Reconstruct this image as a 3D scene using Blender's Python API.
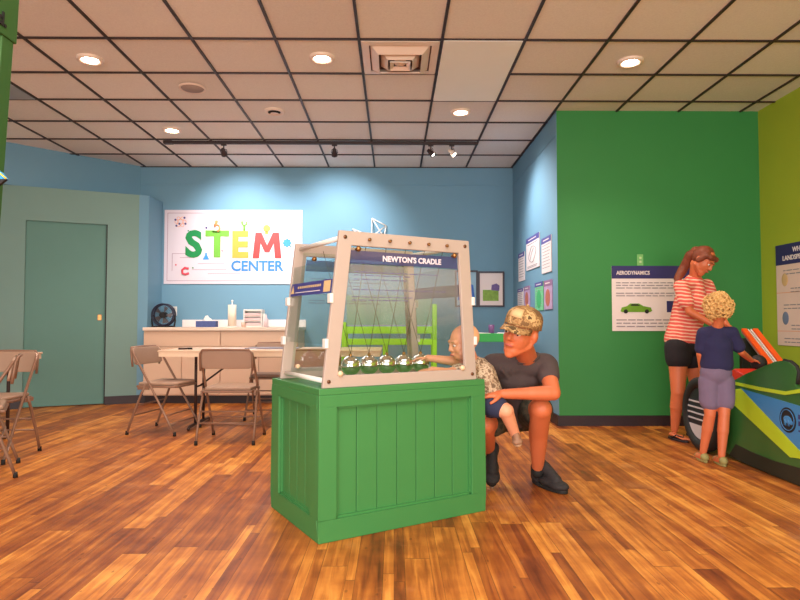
import bpy, bmesh, math, random
from mathutils import Vector, Matrix, noise
random.seed(7)
PI = math.pi
scene = bpy.context.scene
COL = scene.collection
for o in list(bpy.data.objects): bpy.data.objects.remove(o)

# ------------------------------------------------------------ camera
FPX = 603.0
PITCH = math.atan(22/FPX); YAW = math.atan(6/FPX)
cam_d = bpy.data.cameras.new('camera'); cam = bpy.data.objects.new('camera', cam_d); COL.objects.link(cam)
cam_d.sensor_width = 36; cam_d.lens = 36*FPX/800; cam_d.clip_end = 100
cam.location = (0, 0, 1.0); cam.rotation_euler = (PI/2+PITCH, 0, -YAW)
scene.camera = cam
# ------------------------------------------------------------ world and exposure
W = bpy.data.worlds.new('world'); scene.world = W; W.use_nodes = True
W.node_tree.nodes['Background'].inputs[0].default_value = (1, .85, .72, 1)
W.node_tree.nodes['Background'].inputs[1].default_value = .25
vs = scene.view_settings
vs.view_transform = 'Standard'; vs.look = 'None'; vs.gamma = 1; vs.use_curve_mapping = False
vs.exposure = 0.95

def area(name, loc, size, power, col, rot=(0, 0, 0)):
    l = bpy.data.lights.new(name, 'AREA'); l.shape = 'RECTANGLE'; l.size, l.size_y = size; l.energy = power; l.color = col
    o = bpy.data.objects.new(name, l); COL.objects.link(o); o.location = loc; o.rotation_euler = rot; return o
def spot(name, loc, target, power, col, angle=60, blend=.6, r=.04):
    l = bpy.data.lights.new(name, 'SPOT'); l.energy = power; l.color = col; l.spot_size = math.radians(angle); l.spot_blend = blend; l.shadow_soft_size = r
    o = bpy.data.objects.new(name, l); COL.objects.link(o); o.location = loc
    o.rotation_euler = (Vector(target)-Vector(loc)).to_track_quat('-Z', 'Y').to_euler(); return o
WARM = (1, .82, .66); NEUT = (1, .93, .87); COOL = (.86, .93, 1)
area('overhead_fill', (-.2, .6, 3.02), (3.4, 2.0), 70, NEUT)  # added general fill, standing in for unseen ceiling panels
area('rear_fill', (-.8, -3.3, 1.35), (7.5, 2.4), 235, NEUT, (math.radians(97), 0, 0))  # added fill behind the camera, tipped up to lift the ceiling
area('table_zone_fill', (-1.9, 5.6, 3.02), (1.6, 1.6), 18, NEUT)  # added fill over the tables for the far ceiling; no fixture there

# ------------------------------------------------------------ camera-ray helpers (measuring the photograph)
_F = Vector((math.sin(YAW)*math.cos(PITCH), math.cos(YAW)*math.cos(PITCH), math.sin(PITCH)))
_R = Vector((math.cos(YAW), -math.sin(YAW), 0)); _U = _R.cross(_F)
def ray(u, v): return _F+_R*((u-400)/FPX)+_U*((300-v)/FPX)
def at(u, v, Y): d = ray(u, v); return Vector((0, 0, 1))+d*(Y/d.y)
def atX(u, v, X): d = ray(u, v); return Vector((0, 0, 1))+d*(X/d.x)
def atZ(u, v, z=0): d = ray(u, v); return Vector((0, 0, 1))+d*((z-1)/d.z)

# ------------------------------------------------------------ materials
def srgb(r, g, b):
    f = lambda c: (c/255/12.92) if c/255 <= .04045 else ((c/255+.055)/1.055)**2.4
    return (f(r), f(g), f(b), 1)
_mc = {}
def mat(name, col, rough=.6, metal=0, var=.06, scale=8, emit=None, estr=0, bump=0, spec=.5, coat=0, stretch=None):
    if name in _mc: return _mc[name]
    m = bpy.data.materials.new(name); m.use_nodes = True; nt = m.node_tree; b = nt.nodes['Principled BSDF']
    b.inputs['Roughness'].default_value = rough; b.inputs['Metallic'].default_value = metal
    b.inputs['Specular IOR Level'].default_value = spec; b.inputs['Coat Weight'].default_value = coat
    tc = nt.nodes.new('ShaderNodeTexCoord'); mp = nt.nodes.new('ShaderNodeMapping'); nt.links.new(tc.outputs['Object'], mp.inputs[0])
    if stretch: mp.inputs['Scale'].default_value = stretch
    n = nt.nodes.new('ShaderNodeTexNoise'); n.inputs['Scale'].default_value = scale; n.inputs['Detail'].default_value = 4
    nt.links.new(mp.outputs[0], n.inputs[0])
    mx = nt.nodes.new('ShaderNodeMix'); mx.data_type = 'RGBA'
    c = Vector(col[:3])
    mx.inputs[6].default_value = (*(c*(1-var)), 1); mx.inputs[7].default_value = (*[min(1, x) for x in c*(1+var)], 1)
    nt.links.new(n.outputs[0], mx.inputs[0]); nt.links.new(mx.outputs[2], b.inputs['Base Color'])
    if emit: b.inputs['Emission Color'].default_value = emit; b.inputs['Emission Strength'].default_value = estr
    if bump:
        n2 = nt.nodes.new('ShaderNodeTexNoise'); n2.inputs['Scale'].default_value = scale*6; nt.links.new(mp.outputs[0], n2.inputs[0])
        bp = nt.nodes.new('ShaderNodeBump'); bp.inputs['Strength'].default_value = bump; bp.inputs['Distance'].default_value = .005
        nt.links.new(n2.outputs[0], bp.inputs['Height']); nt.links.new(bp.outputs[0], b.inputs['Normal'])
    _mc[name] = m; return m
def newmat(name):
    m = bpy.data.materials.new(name); m.use_nodes = True; _mc[name] = m; return m, m.node_tree, m.node_tree.nodes['Principled BSDF']
def nmath(nt, op, a, b=None, c=None):
    n = nt.nodes.new('ShaderNodeMath'); n.operation = op
    for i, x in enumerate((a, b, c)):
        if x is None: continue
        if isinstance(x, (int, float)): n.inputs[i].default_value = x
        else: nt.links.new(x, n.inputs[i])
    return n.outputs[0]

def floor_material():
    m, nt, b = newmat('plank_floor')
    tc = nt.nodes.new('ShaderNodeTexCoord'); sp = nt.nodes.new('ShaderNodeSeparateXYZ'); nt.links.new(tc.outputs['Object'], sp.inputs[0])
    x, y = sp.outputs[0], sp.outputs[1]
    fx = nmath(nt, 'MULTIPLY', x, 1/.068)
    # uneven plank widths
    wob = nmath(nt, 'MULTIPLY', nmath(nt, 'SINE', nmath(nt, 'MULTIPLY', fx, 2.513)), .36)
    fx = nmath(nt, 'ADD', fx, wob)
    row = nmath(nt, 'FLOOR', fx); fr = nmath(nt, 'FRACT', fx)
    wn = nt.nodes.new('ShaderNodeTexWhiteNoise'); wn.noise_dimensions = '1D'; nt.links.new(row, wn.inputs['W'])
    fy = nmath(nt, 'ADD', nmath(nt, 'MULTIPLY', y, 1/1.35), nmath(nt, 'MULTIPLY', wn.outputs['Value'], 7.3))
    py = nmath(nt, 'FLOOR', fy); fry = nmath(nt, 'FRACT', fy)
    cb = nt.nodes.new('ShaderNodeCombineXYZ'); nt.links.new(row, cb.inputs[0]); nt.links.new(py, cb.inputs[1])
    w2 = nt.nodes.new('ShaderNodeTexWhiteNoise'); w2.noise_dimensions = '2D'; nt.links.new(cb.outputs[0], w2.inputs[0])
    # grain
    mp = nt.nodes.new('ShaderNodeMapping'); mp.inputs['Scale'].default_value = (34, 2.0, 1); nt.links.new(tc.outputs['Object'], mp.inputs[0])
    off = nt.nodes.new('ShaderNodeVectorMath'); off.operation = 'ADD'; nt.links.new(mp.outputs[0], off.inputs[0])
    sc = nt.nodes.new('ShaderNodeVectorMath'); sc.operation = 'SCALE'; sc.inputs[3].default_value = 30; nt.links.new(w2.outputs['Color'], sc.inputs[0]); nt.links.new(sc.outputs[0], off.inputs[1])
    gn = nt.nodes.new('ShaderNodeTexNoise'); gn.inputs['Scale'].default_value = 1.0; gn.inputs['Detail'].default_value = 6; gn.inputs['Distortion'].default_value = .8; nt.links.new(off.outputs[0], gn.inputs[0])
    big = nt.nodes.new('ShaderNodeTexNoise'); big.inputs['Scale'].default_value = 6; big.inputs['Detail'].default_value = 6; nt.links.new(tc.outputs['Object'], big.inputs[0])
    v = nmath(nt, 'ADD', nmath(nt, 'MULTIPLY', w2.outputs['Value'], .40), nmath(nt, 'MULTIPLY_ADD', gn.outputs[0], .95, -.13))
    v = nmath(nt, 'ADD', v, nmath(nt, 'MULTIPLY', nmath(nt, 'SUBTRACT', big.outputs[0], .45), .6))
    cr = nt.nodes.new('ShaderNodeValToRGB'); e = cr.color_ramp.elements
    e[0].position = .12; e[0].color = srgb(92, 40, 20); e[1].position = .95; e[1].color = srgb(232, 160, 74)
    for p, c in ((.35, srgb(136, 68, 30)), (.55, srgb(168, 94, 38)), (.74, srgb(202, 124, 52))):
        k = e.new(p); k.color = c
    nt.links.new(v, cr.inputs[0])
    edge = nmath(nt, 'MINIMUM', nmath(nt, 'MINIMUM', fr, nmath(nt, 'SUBTRACT', 1, fr)), nmath(nt, 'MULTIPLY', nmath(nt, 'MINIMUM', fry, nmath(nt, 'SUBTRACT', 1, fry)), 12))
    gap = nmath(nt, 'LESS_THAN', edge, .022)
    mx = nt.nodes.new('ShaderNodeMix'); mx.data_type = 'RGBA'; nt.links.new(nmath(nt, 'MULTIPLY', gap, .6), mx.inputs[0]); nt.links.new(cr.outputs[0], mx.inputs[6]); mx.inputs[7].default_value = srgb(60, 28, 18)
    # knots
    kn = nt.nodes.new('ShaderNodeTexVoronoi'); kn.inputs['Scale'].default_value = 1; km = nt.nodes.new('ShaderNodeMapping'); km.inputs['Scale'].default_value = (11, 5.5, 1)
    nt.links.new(tc.outputs['Object'], km.inputs[0]); nt.links.new(km.outputs[0], kn.inputs[0])
    kk = nmath(nt, 'MULTIPLY', nmath(nt, 'LESS_THAN', kn.outputs['Distance'], .07), .45)
    mk = nt.nodes.new('ShaderNodeMix'); mk.data_type = 'RGBA'; nt.links.new(kk, mk.inputs[0]); nt.links.new(mx.outputs[2], mk.inputs[6]); mk.inputs[7].default_value = srgb(74, 34, 22)
    # worn greyish scuffs
    sn = nt.nodes.new('ShaderNodeTexNoise'); sn.inputs['Scale'].default_value = 1.7; sn.inputs['Detail'].default_value = 7; sn.inputs['Roughness'].default_value = .65; nt.links.new(tc.outputs['Object'], sn.inputs[0])
    sr = nmath(nt, 'MULTIPLY', nmath(nt, 'MAXIMUM', nmath(nt, 'SUBTRACT', sn.outputs[0], .58), 0), 4)
    sr = nmath(nt, 'MINIMUM', sr, .5)
    ms = nt.nodes.new('ShaderNodeMix'); ms.data_type = 'RGBA'; nt.links.new(sr, ms.inputs[0]); nt.links.new(mk.outputs[2], ms.inputs[6]); ms.inputs[7].default_value = srgb(196, 138, 96)
    nt.links.new(ms.outputs[2], b.inputs['Base Color'])
    nt.links.new(nmath(nt, 'ADD', nmath(nt, 'MULTIPLY', gn.outputs[0], .2), .32), b.inputs['Roughness'])
    b.inputs['Specular IOR Level'].default_value = .35
    bp = nt.nodes.new('ShaderNodeBump'); bp.inputs['Strength'].default_value = .25; bp.inputs['Distance'].default_value = .003
    nt.links.new(nmath(nt, 'SUBTRACT', gn.outputs[0], nmath(nt, 'MULTIPLY', gap, 1.5)), bp.inputs['Height']); nt.links.new(bp.outputs[0], b.inputs['Normal'])
    return m
def acrylic():
    m = bpy.data.materials.new('clear_acrylic'); m.use_nodes = True; nt = m.node_tree; nt.nodes.clear()
    o = nt.nodes.new('ShaderNodeOutputMaterial'); t = nt.nodes.new('ShaderNodeBsdfTransparent'); t.inputs[0].default_value = (.94, .96, .96, 1)
    g = nt.nodes.new('ShaderNodeBsdfGlossy'); g.inputs['Roughness'].default_value = .02; fr = nt.nodes.new('ShaderNodeLayerWeight'); fr.inputs[0].default_value = .5
    mx = nt.nodes.new('ShaderNodeMixShader'); nt.links.new(nmath(nt, 'MULTIPLY_ADD', nmath(nt, 'POWER', fr.outputs['Facing'], 4.0), .6, .05), mx.inputs[0]); nt.links.new(t.outputs[0], mx.inputs[1]); nt.links.new(g.outputs[0], mx.inputs[2]); nt.links.new(mx.outputs[0], o.inputs[0])
    return m
def film(name, col, opacity, z0=None, z1=None):
    """translucent film for print and painted-in haze; opacity fades from z1 (full) to z0 (none) when given"""
    m = bpy.data.materials.new(name); m.use_nodes = True; nt = m.node_tree; b = nt.nodes['Principled BSDF']
    b.inputs['Base Color'].default_value = col; b.inputs['Roughness'].default_value = .35
    if z0 is None: b.inputs['Alpha'].default_value = opacity
    else:
        tc = nt.nodes.new('ShaderNodeTexCoord'); sp = nt.nodes.new('ShaderNodeSeparateXYZ'); nt.links.new(tc.outputs['Object'], sp.inputs[0])
        mr = nt.nodes.new('ShaderNodeMapRange'); mr.inputs[1].default_value = z0; mr.inputs[2].default_value = z1; mr.inputs[3].default_value = 0; mr.inputs[4].default_value = opacity
        nt.links.new(sp.outputs[2], mr.inputs[0]); nt.links.new(mr.outputs[0], b.inputs['Alpha'])
    return m
def striped():
    m, nt, b = newmat('striped_jersey'); tc = nt.nodes.new('ShaderNodeTexCoord'); sp = nt.nodes.new('ShaderNodeSeparateXYZ'); nt.links.new(tc.outputs['Object'], sp.inputs[0])
    n = nt.nodes.new('ShaderNodeTexNoise'); n.inputs['Scale'].default_value = 5; nt.links.new(tc.outputs['Object'], n.inputs[0])
    z = nmath(nt, 'ADD', nmath(nt, 'ADD', sp.outputs[2], nmath(nt, 'MULTIPLY', sp.outputs[0], .12)), nmath(nt, 'MULTIPLY', n.outputs[0], .05))
    s = nmath(nt, 'GREATER_THAN', nmath(nt, 'FRACT', nmath(nt, 'MULTIPLY', z, 33)), .64)
    mx = nt.nodes.new('ShaderNodeMix'); mx.data_type = 'RGBA'; nt.links.new(s, mx.inputs[0]); mx.inputs[6].default_value = srgb(226, 92, 82); mx.inputs[7].default_value = srgb(246, 196, 170)
    nt.links.new(mx.outputs[2], b.inputs['Base Color']); b.inputs['Roughness'].default_value = .85
    return m
def camo(name, cols, scale=18):
    m, nt, b = newmat(name); tc = nt.nodes.new('ShaderNodeTexCoord'); n = nt.nodes.new('ShaderNodeTexNoise'); n.inputs['Scale'].default_value = scale; n.inputs['Detail'].default_value = 3
    nt.links.new(tc.outputs['Object'], n.inputs[0]); cr = nt.nodes.new('ShaderNodeValToRGB'); cr.color_ramp.interpolation = 'CONSTANT'; e = cr.color_ramp.elements
    e[0].color = cols[0]; e[1].position = .44; e[1].color = cols[1]
    for i, c in enumerate(cols[2:]): k = e.new(.5+.07*i); k.color = c
    nt.links.new(n.outputs[0], cr.inputs[0]); nt.links.new(cr.outputs[0], b.inputs['Base Color']); b.inputs['Roughness'].default_value = .85
    return m
def ceiling_tile():
    m, nt, b = newmat('ceiling_tile'); tc = nt.nodes.new('ShaderNodeTexCoord')
    sp = nt.nodes.new('ShaderNodeSeparateXYZ'); nt.links.new(tc.outputs['Object'], sp.inputs[0])
    cb = nt.nodes.new('ShaderNodeCombineXYZ')
    nt.links.new(nmath(nt, 'FLOOR', nmath(nt, 'MULTIPLY', nmath(nt, 'ADD', sp.outputs[0], .258), 1/.61)), cb.inputs[0]); nt.links.new(nmath(nt, 'FLOOR', nmath(nt, 'MULTIPLY', nmath(nt, 'SUBTRACT', sp.outputs[1], 8.0), 1/.61)), cb.inputs[1])
    wn = nt.nodes.new('ShaderNodeTexWhiteNoise'); wn.noise_dimensions = '2D'; nt.links.new(cb.outputs[0], wn.inputs[0])
    n = nt.nodes.new('ShaderNodeTexNoise'); n.inputs['Scale'].default_value = 90; n.inputs['Detail'].default_value = 3; nt.links.new(tc.outputs['Object'], n.inputs[0])
    v = nmath(nt, 'ADD', nmath(nt, 'MULTIPLY', wn.outputs[0], .35), nmath(nt, 'MULTIPLY', n.outputs[0], .65))
    mx = nt.nodes.new('ShaderNodeMix'); mx.data_type = 'RGBA'; nt.links.new(v, mx.inputs[0]); mx.inputs[6].default_value = srgb(214, 204, 198); mx.inputs[7].default_value = srgb(244, 238, 230)
    nt.links.new(mx.outputs[2], b.inputs['Base Color']); b.inputs['Roughness'].default_value = .95
    bp = nt.nodes.new('ShaderNodeBump'); bp.inputs['Strength'].default_value = .3; bp.inputs['Distance'].default_value = .004; nt.links.new(n.outputs[0], bp.inputs['Height']); nt.links.new(bp.outputs[0], b.inputs['Normal'])
    return m

BLUE = mat('blue_paint', srgb(110, 153, 178), .75, var=.03, scale=2, bump=.04)
SAGE = mat('grey_green_paint', srgb(122, 152, 146), .8, var=.04, scale=3, bump=.04)
GREENW = mat('green_paint', srgb(50, 134, 66), .6, var=.04, scale=3, bump=.04)
LIMEW = mat('olive_lime_paint', srgb(168, 188, 50), .7, var=.05, scale=3, bump=.04)
DOORM = mat('door_paint', srgb(98, 138, 130), .75, var=.04, scale=3)
BASEB = mat('dark_baseboard', srgb(46, 30, 36), .5)
GRID = mat('dark_grid_metal', srgb(52, 34, 34), .5)
BOXG = mat('box_green_paint', srgb(62, 130, 70), .5, var=.04, scale=6, bump=.05)
HDPE = mat('warm_beige_board', srgb(182, 163, 153), .5, var=.03, scale=20)
WHITE = mat('white_plastic', srgb(235, 230, 225), .45, var=.02)
CHROME = mat('chrome', (.85, .83, .82, 1), .08, 1, var=.02)
BRASS = mat('brass', srgb(160, 112, 66), .3, .9, var=.05)
BROWNM = mat('bolt_brown', srgb(120, 80, 55), .4, .6)
CHAIRM = mat('beige_brown_enamel', srgb(140, 104, 84), .42, .15, var=.05)
SEATM = mat('beige_vinyl', srgb(164, 132, 112), .5, var=.05)
BLACK = mat('black_rubber', srgb(24, 22, 22), .7, var=.1)
DARKM = mat('dark_brown_metal', srgb(66, 46, 42), .45, .3)
LAM = mat('beige_laminate', srgb(226, 190, 164), .4, var=.03, scale=3)
TABT = mat('table_laminate', srgb(220, 186, 158), .35, var=.04, scale=5)
LIME = mat('lime_paint', srgb(150, 225, 20), .45, var=.04)
NAVY = mat('navy_print', srgb(48, 44, 104), .6, var=.05)
PAPER = mat('poster_paper', srgb(236, 222, 222), .6, var=.02)
GREYP = mat('grey_print', srgb(150, 140, 146), .6)
SKIN = mat('skin_warm', srgb(206, 110, 70), .5, var=.06, scale=14)
SKINB = mat('skin_baby', srgb(230, 156, 122), .5, var=.05, scale=14)
EYEW = mat('eye_white', srgb(230, 220, 212), .3)
EYED = mat('eye_dark', srgb(50, 35, 30), .25)
LIP = mat('lip', srgb(186, 92, 82), .5)
ACR = acrylic()

# ------------------------------------------------------------ mesh helpers
def M3(x, y, z): m = Matrix((x, y, z)).transposed(); return m.to_4x4()
def frame(axis, side=None):
    a = Vector(axis).normalized(); s = Vector(side) if side is not None else (Vector((1, 0, 0)) if abs(a.x) < .9 else Vector((0, 1, 0)))
    s = (s-a*s.dot(a)).normalized(); t = a.cross(s); return a, s, t
class MB:
    def __init__(s): s.v = []; s.f = []
    def add(s, vs, fs): n = len(s.v); s.v += [tuple(v) for v in vs]; s.f += [tuple(i+n for i in f) for f in fs]; return s
    def box(s, x0, x1, y0, y1, z0, z1, M=None):
        p = [Vector(c) for c in ((x0, y0, z0), (x1, y0, z0), (x1, y1, z0), (x0, y1, z0), (x0, y0, z1), (x1, y0, z1), (x1, y1, z1), (x0, y1, z1))]
        if M: p = [M@q for q in p]
        return s.add(p, [(0, 3, 2, 1), (4, 5, 6, 7), (0, 1, 5, 4), (1, 2, 6, 5), (2, 3, 7, 6), (3, 0, 4, 7)])
    def cyl(s, a, b, r0, r1=None, n=16, cap=True):
        r1 = r0 if r1 is None else r1; a = Vector(a); b = Vector(b); w, u, t = frame(b-a)
        vs = [p+(u*math.cos(2*PI*i/n)+t*math.sin(2*PI*i/n))*r for p, r in ((a, r0), (b, r1)) for i in range(n)]
        fs = [(i, (i+1) % n, n+(i+1) % n, n+i) for i in range(n)]
        if cap: fs += [tuple(range(n))[::-1], tuple(range(n, 2*n))]
        return s.add(vs, fs)
    def tube(s, pts, r, n=10, closed=False):
        pts = [Vector(p) for p in pts]; N = len(pts); rings = []
        prev = None
        for i, p in enumerate(pts):
            if closed: d = pts[(i+1) % N]-pts[i-1]
            else: d = pts[min(i+1, N-1)]-pts[max(i-1, 0)]
            w, u, t = frame(d, prev); prev = u
            rr = r[i] if isinstance(r, (list, tuple)) else r
            rings.append([p+(u*math.cos(2*PI*k/n)+t*math.sin(2*PI*k/n))*rr for k in range(n)])
        vs = [v for R_ in rings for v in R_]; fs = []
        for i in range(N if closed else N-1):
            j = (i+1) % N
            fs += [(i*n+k, i*n+(k+1) % n, j*n+(k+1) % n, j*n+k) for k in range(n)]
        if not closed: fs += [tuple(range(n))[::-1], tuple((N-1)*n+k for k in range(n))]
        return s.add(vs, fs)
    def ell(s, c, r, M=None, n=16, m=10):
        c = Vector(c); r = (r, r, r) if isinstance(r, (int, float)) else r; vs = []; fs = []
        for j in range(m+1):
            th = PI*j/m
            for i in range(n):
                ph = 2*PI*i/n; q = Vector((r[0]*math.sin(th)*math.cos(ph), r[1]*math.sin(th)*math.sin(ph), r[2]*math.cos(th)))
                if M: q = M@q
                vs.append(c+q)
        for j in range(m):
            for i in range(n): fs.append((j*n+i, (j+1)*n+i, (j+1)*n+(i+1) % n, j*n+(i+1) % n))
        return s.add(vs, fs)
    def cap(s, a, b, r0, r1, side=None, k0=1, k1=None, n=18, m=5):
        """rounded, tapered limb; k = thickness across the other axis / thickness along side"""
        k1 = k0 if k1 is None else k1; a = Vector(a); b = Vector(b); w, u, t = frame(b-a, side); vs = []
        rows = []
        for j in range(1, m+1): th = PI/2*j/m; rows.append((a-w*r0*min(k0, 1)*math.cos(th), r0*math.sin(th), k0))
        for j in range(0, m): th = PI/2*j/m; rows.append((b+w*r1*min(k1, 1)*math.sin(th), r1*math.cos(th), k1))
        for p, r, k in rows: vs += [p+u*r*math.cos(2*PI*i/n)+t*r*k*math.sin(2*PI*i/n) for i in range(n)]
        N = len(rows); fs = [(j*n+i, j*n+(i+1) % n, (j+1)*n+(i+1) % n, (j+1)*n+i) for j in range(N-1) for i in range(n)]
        fs += [tuple(range(n))[::-1], tuple((N-1)*n+i for i in range(n))]
        return s.add(vs, fs)
    def prism(s, poly, d0, d1, M=None):
        """poly in local xy, extruded along local z from d0 to d1"""
        n = len(poly); p = [Vector((x, y, d0)) for x, y in poly]+[Vector((x, y, d1)) for x, y in poly]
        if M: p = [M@q for q in p]
        return s.add(p, [tuple(range(n))[::-1], tuple(range(n, 2*n))]+[(i, (i+1) % n, n+(i+1) % n, n+i) for i in range(n)])
    def lathe(s, prof, c=(0, 0, 0), n=28, M=None):
        c = Vector(c); vs = []; fs = []
        for r, z in prof:
            for i in range(n):
                q = Vector((r*math.cos(2*PI*i/n), r*math.sin(2*PI*i/n), z)); vs.append(c+(M@q if M else q))
        for j in range(len(prof)-1): fs += [(j*n+i, j*n+(i+1) % n, (j+1)*n+(i+1) % n, (j+1)*n+i) for i in range(n)]
        return s.add(vs, fs)
    def mesh(s, name):
        me = bpy.data.meshes.new(name); me.from_pydata(s.v, [], s.f); me.validate()
        bm = bmesh.new(); bm.from_mesh(me); bmesh.ops.remove_doubles(bm, verts=bm.verts, dist=1e-6); bmesh.ops.recalc_face_normals(bm, faces=bm.faces); bm.to_mesh(me); bm.free()
        return me
    def build(s, name, m, parent=None, smooth=False, bevel=0, base=None):
        if base is not None: b = Vector(base); s.v = [tuple(Vector(v)-b) for v in s.v]
        me = s.mesh(name); me.materials.append(m)
        o = bpy.data.objects.new(name, me); COL.objects.link(o)
        if parent: o.parent = parent
        if smooth: me.polygons.foreach_set('use_smooth', [True]*len(me.polygons))
        if bevel:
            md = o.modifiers.new('bevel', 'BEVEL'); md.width = bevel; md.segments = 2; md.limit_method = 'ANGLE'
        return o
    def blob(s, name, m, parent, base=(0, 0, 0), voxel=.006, it=4, bump=None):
        """union of everything in the builder as ONE continuous smoothed surface"""
        b = Vector(base); s.v = [tuple(Vector(v)-b) for v in s.v]
        me = s.mesh(name); t = bpy.data.objects.new('tmp', me); COL.objects.link(t)
        md = t.modifiers.new('r', 'REMESH'); md.mode = 'VOXEL'; md.voxel_size = voxel; md.use_smooth_shade = True
        sm = t.modifiers.new('s', 'SMOOTH'); sm.iterations = it; sm.factor = .5
        dg = bpy.context.evaluated_depsgraph_get(); dg.update()
        out = bpy.data.meshes.new_from_object(t.evaluated_get(dg)); bpy.data.objects.remove(t)
        out.name = name
        if bump:
            amp, sc = bump
            ns = [v.normal.copy() for v in out.vertices]
            for v, nn in zip(out.vertices, ns): v.co += nn*amp*noise.noise(v.co*sc)
        out.materials.clear(); out.materials.append(m)
        out.polygons.foreach_set('use_smooth', [True]*len(out.polygons))
        o = bpy.data.objects.new(name, out); COL.objects.link(o); o.parent = parent
        return o
def arc(c, r, a0, a1, n, ax=(1, 0, 0), ay=(0, 0, 1)):
    c = Vector(c); ax = Vector(ax); ay = Vector(ay)
    return [c+ax*r*math.cos(a0+(a1-a0)*i/n)+ay*r*math.sin(a0+(a1-a0)*i/n) for i in range(n+1)]
def tag(o, label, cat, group=None):
    o['label'] = label; o['category'] = cat
    if group: o['group'] = group
    return o
def thing(name, label, cat, loc=(0, 0, 0), rot=(0, 0, 0), group=None):
    o = bpy.data.objects.new(name, None); COL.objects.link(o); o.location = loc; o.rotation_euler = rot; o.empty_display_size = .1
    return tag(o, label, cat, group)
def struct(o): o['kind'] = 'structure'; return o
def dup(root, loc, rot=None, label=None):
    r = root.copy(); COL.objects.link(r); r.location = loc
    if rot is not None: r.rotation_euler = rot
    if label: r['label'] = label
    def rec(a, b):
        for ch in list(a.children):
            c = ch.copy(); COL.objects.link(c); c.parent = b; rec(ch, c)
    rec(root, r); return r
def text_mb(s, size, depth=.003, bold=0, align='CENTER', M=None, sx=1):
    cu = bpy.data.curves.new('t', 'FONT'); cu.body = s; cu.size = size; cu.extrude = depth; cu.offset = bold; cu.align_x = align; cu.align_y = 'CENTER'; cu.resolution_u = 3
    t = bpy.data.objects.new('t', cu); COL.objects.link(t); dg = bpy.context.evaluated_depsgraph_get(); dg.update()
    me = bpy.data.meshes.new_from_object(t.evaluated_get(dg)); bpy.data.objects.remove(t)
    mb = MB(); vs = [Vector((v.co.x*sx, v.co.y, v.co.z)) for v in me.vertices]
    if M: vs = [M@v for v in vs]
    mb.add(vs, [tuple(p.vertices) for p in me.polygons]); return mb
def T(x, y, z): return Matrix.Translation((x, y, z))
def RZ(a): return Matrix.Rotation(a, 4, 'Z')

# ============================================================ ROOM SHELL
H = 3.06; BY = 8.0; SX = 1.59; GY = 5.83; RX = 3.58; LX = -6.0; NY = -3.5
struct(MB().box(LX-.2, RX+.2, NY-.2, BY+.2, -.1, 0).build('floor', floor_material()))
struct(MB().box(LX-.2, RX+.2, NY-.2, BY+.2, H+.012, H+.1).build('ceiling', ceiling_tile()))
# dark T-bar grid
g = MB()
xs = [-.258+.61*k for k in range(-9, 7)]; ys = [8.0-.61*k for k in range(0, 19)]
for x in xs: g.box(x-.010, x+.010, NY, BY, H, H+.012)
for y in ys: g.box(LX, RX, y-.009, y+.009, H+.0005, H+.012)
struct(g.build('trim_1', GRID))
struct(MB().box(-4.9, SX+.001, BY, BY+.15, 0, H+.012).build('wall_back', BLUE))
struct(MB().box(SX, SX+.14, GY, BY, 0, H+.012).build('wall_side', BLUE))
struct(MB().box(SX+.002, RX, GY-.003, GY+.14, 0, H+.012).build('wall_green', GREENW))
struct(MB().box(RX, RX+.15, NY, GY+.2, 0, H+.012).build('wall_right', LIMEW))
struct(MB().box(LX-.15, LX, NY, BY, 0, H+.012).build('wall_left', SAGE))
struct(MB().box(LX, RX, NY-.15, NY, 0, H+.012).build('wall_front', SAGE))
# upper angled blue wall
d = Vector((-1, -1, 0)).normalized(); p0 = Vector((-3.37, 8.0, 0)); nrm = Vector((-d.y, d.x, 0))
def wall_seg(a, b, z0, z1, th, m, name):
    a = Vector(a); b = Vector(b); dd = (b-a).normalized(); n = Vector((-dd.y, dd.x, 0))*th
    mb = MB(); P = [a, b, b+n, a+n]
    mb.add([(p.x, p.y, z) for z in (z0, z1) for p in P], [(0, 1, 2, 3), (4, 5, 6, 7), (0, 1, 5, 4), (1, 2, 6, 5), (2, 3, 7, 6), (3, 0, 4, 7)])
    return struct(mb.build(name, m))
wall_seg((-3.37, 8.0, 0), (-5.99, 5.38, 0), 2.583, H+.011, -.12, BLUE, 'wall_angled')
# closet partition with door
CA = Vector((-3.075, 7.55, 0)); CB = Vector((-4.53, 6.93, 0)); cd = (CB-CA).normalized(); CH = 2.585
cn = Vector((-cd.y, cd.x, 0));
if cn.y > 0: cn = -cn            # towards the room
Lw = 3.1
def alongp(u_px):                # distance along the partition front at a pixel column
    r_ = ray(u_px, 322); A2 = Vector((r_.x, r_.y)); k = (CA.x*A2.y-CA.y*A2.x)/(cd.y*A2.x-cd.x*A2.y); return k
dr0 = alongp(106); dr1 = alongp(23.5)
Mc = Matrix.Translation(CA) @ M3(cd, -cn, Vector((0, 0, 1)))      # local x along, y into wall, z up
dtop = at(60, 222, (CA+cd*alongp(60)).y).z
w_ = MB(); w_.box(0, dr0, 0, .1, 0, CH, Mc); w_.box(dr1, Lw, 0, .1, 0, CH, Mc); w_.box(dr0, dr1, 0, .1, dtop, CH, Mc)
struct(w_.build('wall_closet', SAGE))
struct(MB().add([(-3.075, 7.55, 0), (-3.075, 8.0, 0), (-3.175, 8.0, 0), (-3.175, 7.5, 0), (-3.075, 7.55, CH), (-3.075, 8.0, CH), (-3.175, 8.0, CH), (-3.175, 7.5, CH)],
    [(0, 1, 2, 3), (4, 5, 6, 7), (0, 1, 5, 4), (1, 2, 6, 5), (2, 3, 7, 6), (3, 0, 4, 7)]).build('wall_return', BLUE))
door = struct(MB().box(dr0, dr1, .035, .075, .01, dtop, Mc).build('door_1', DOORM))
MB().box(dr0+.0, dr0+.012, .0, .036, .01, dtop, Mc).build('gap_shadow_strip', BLACK, door)
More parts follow.
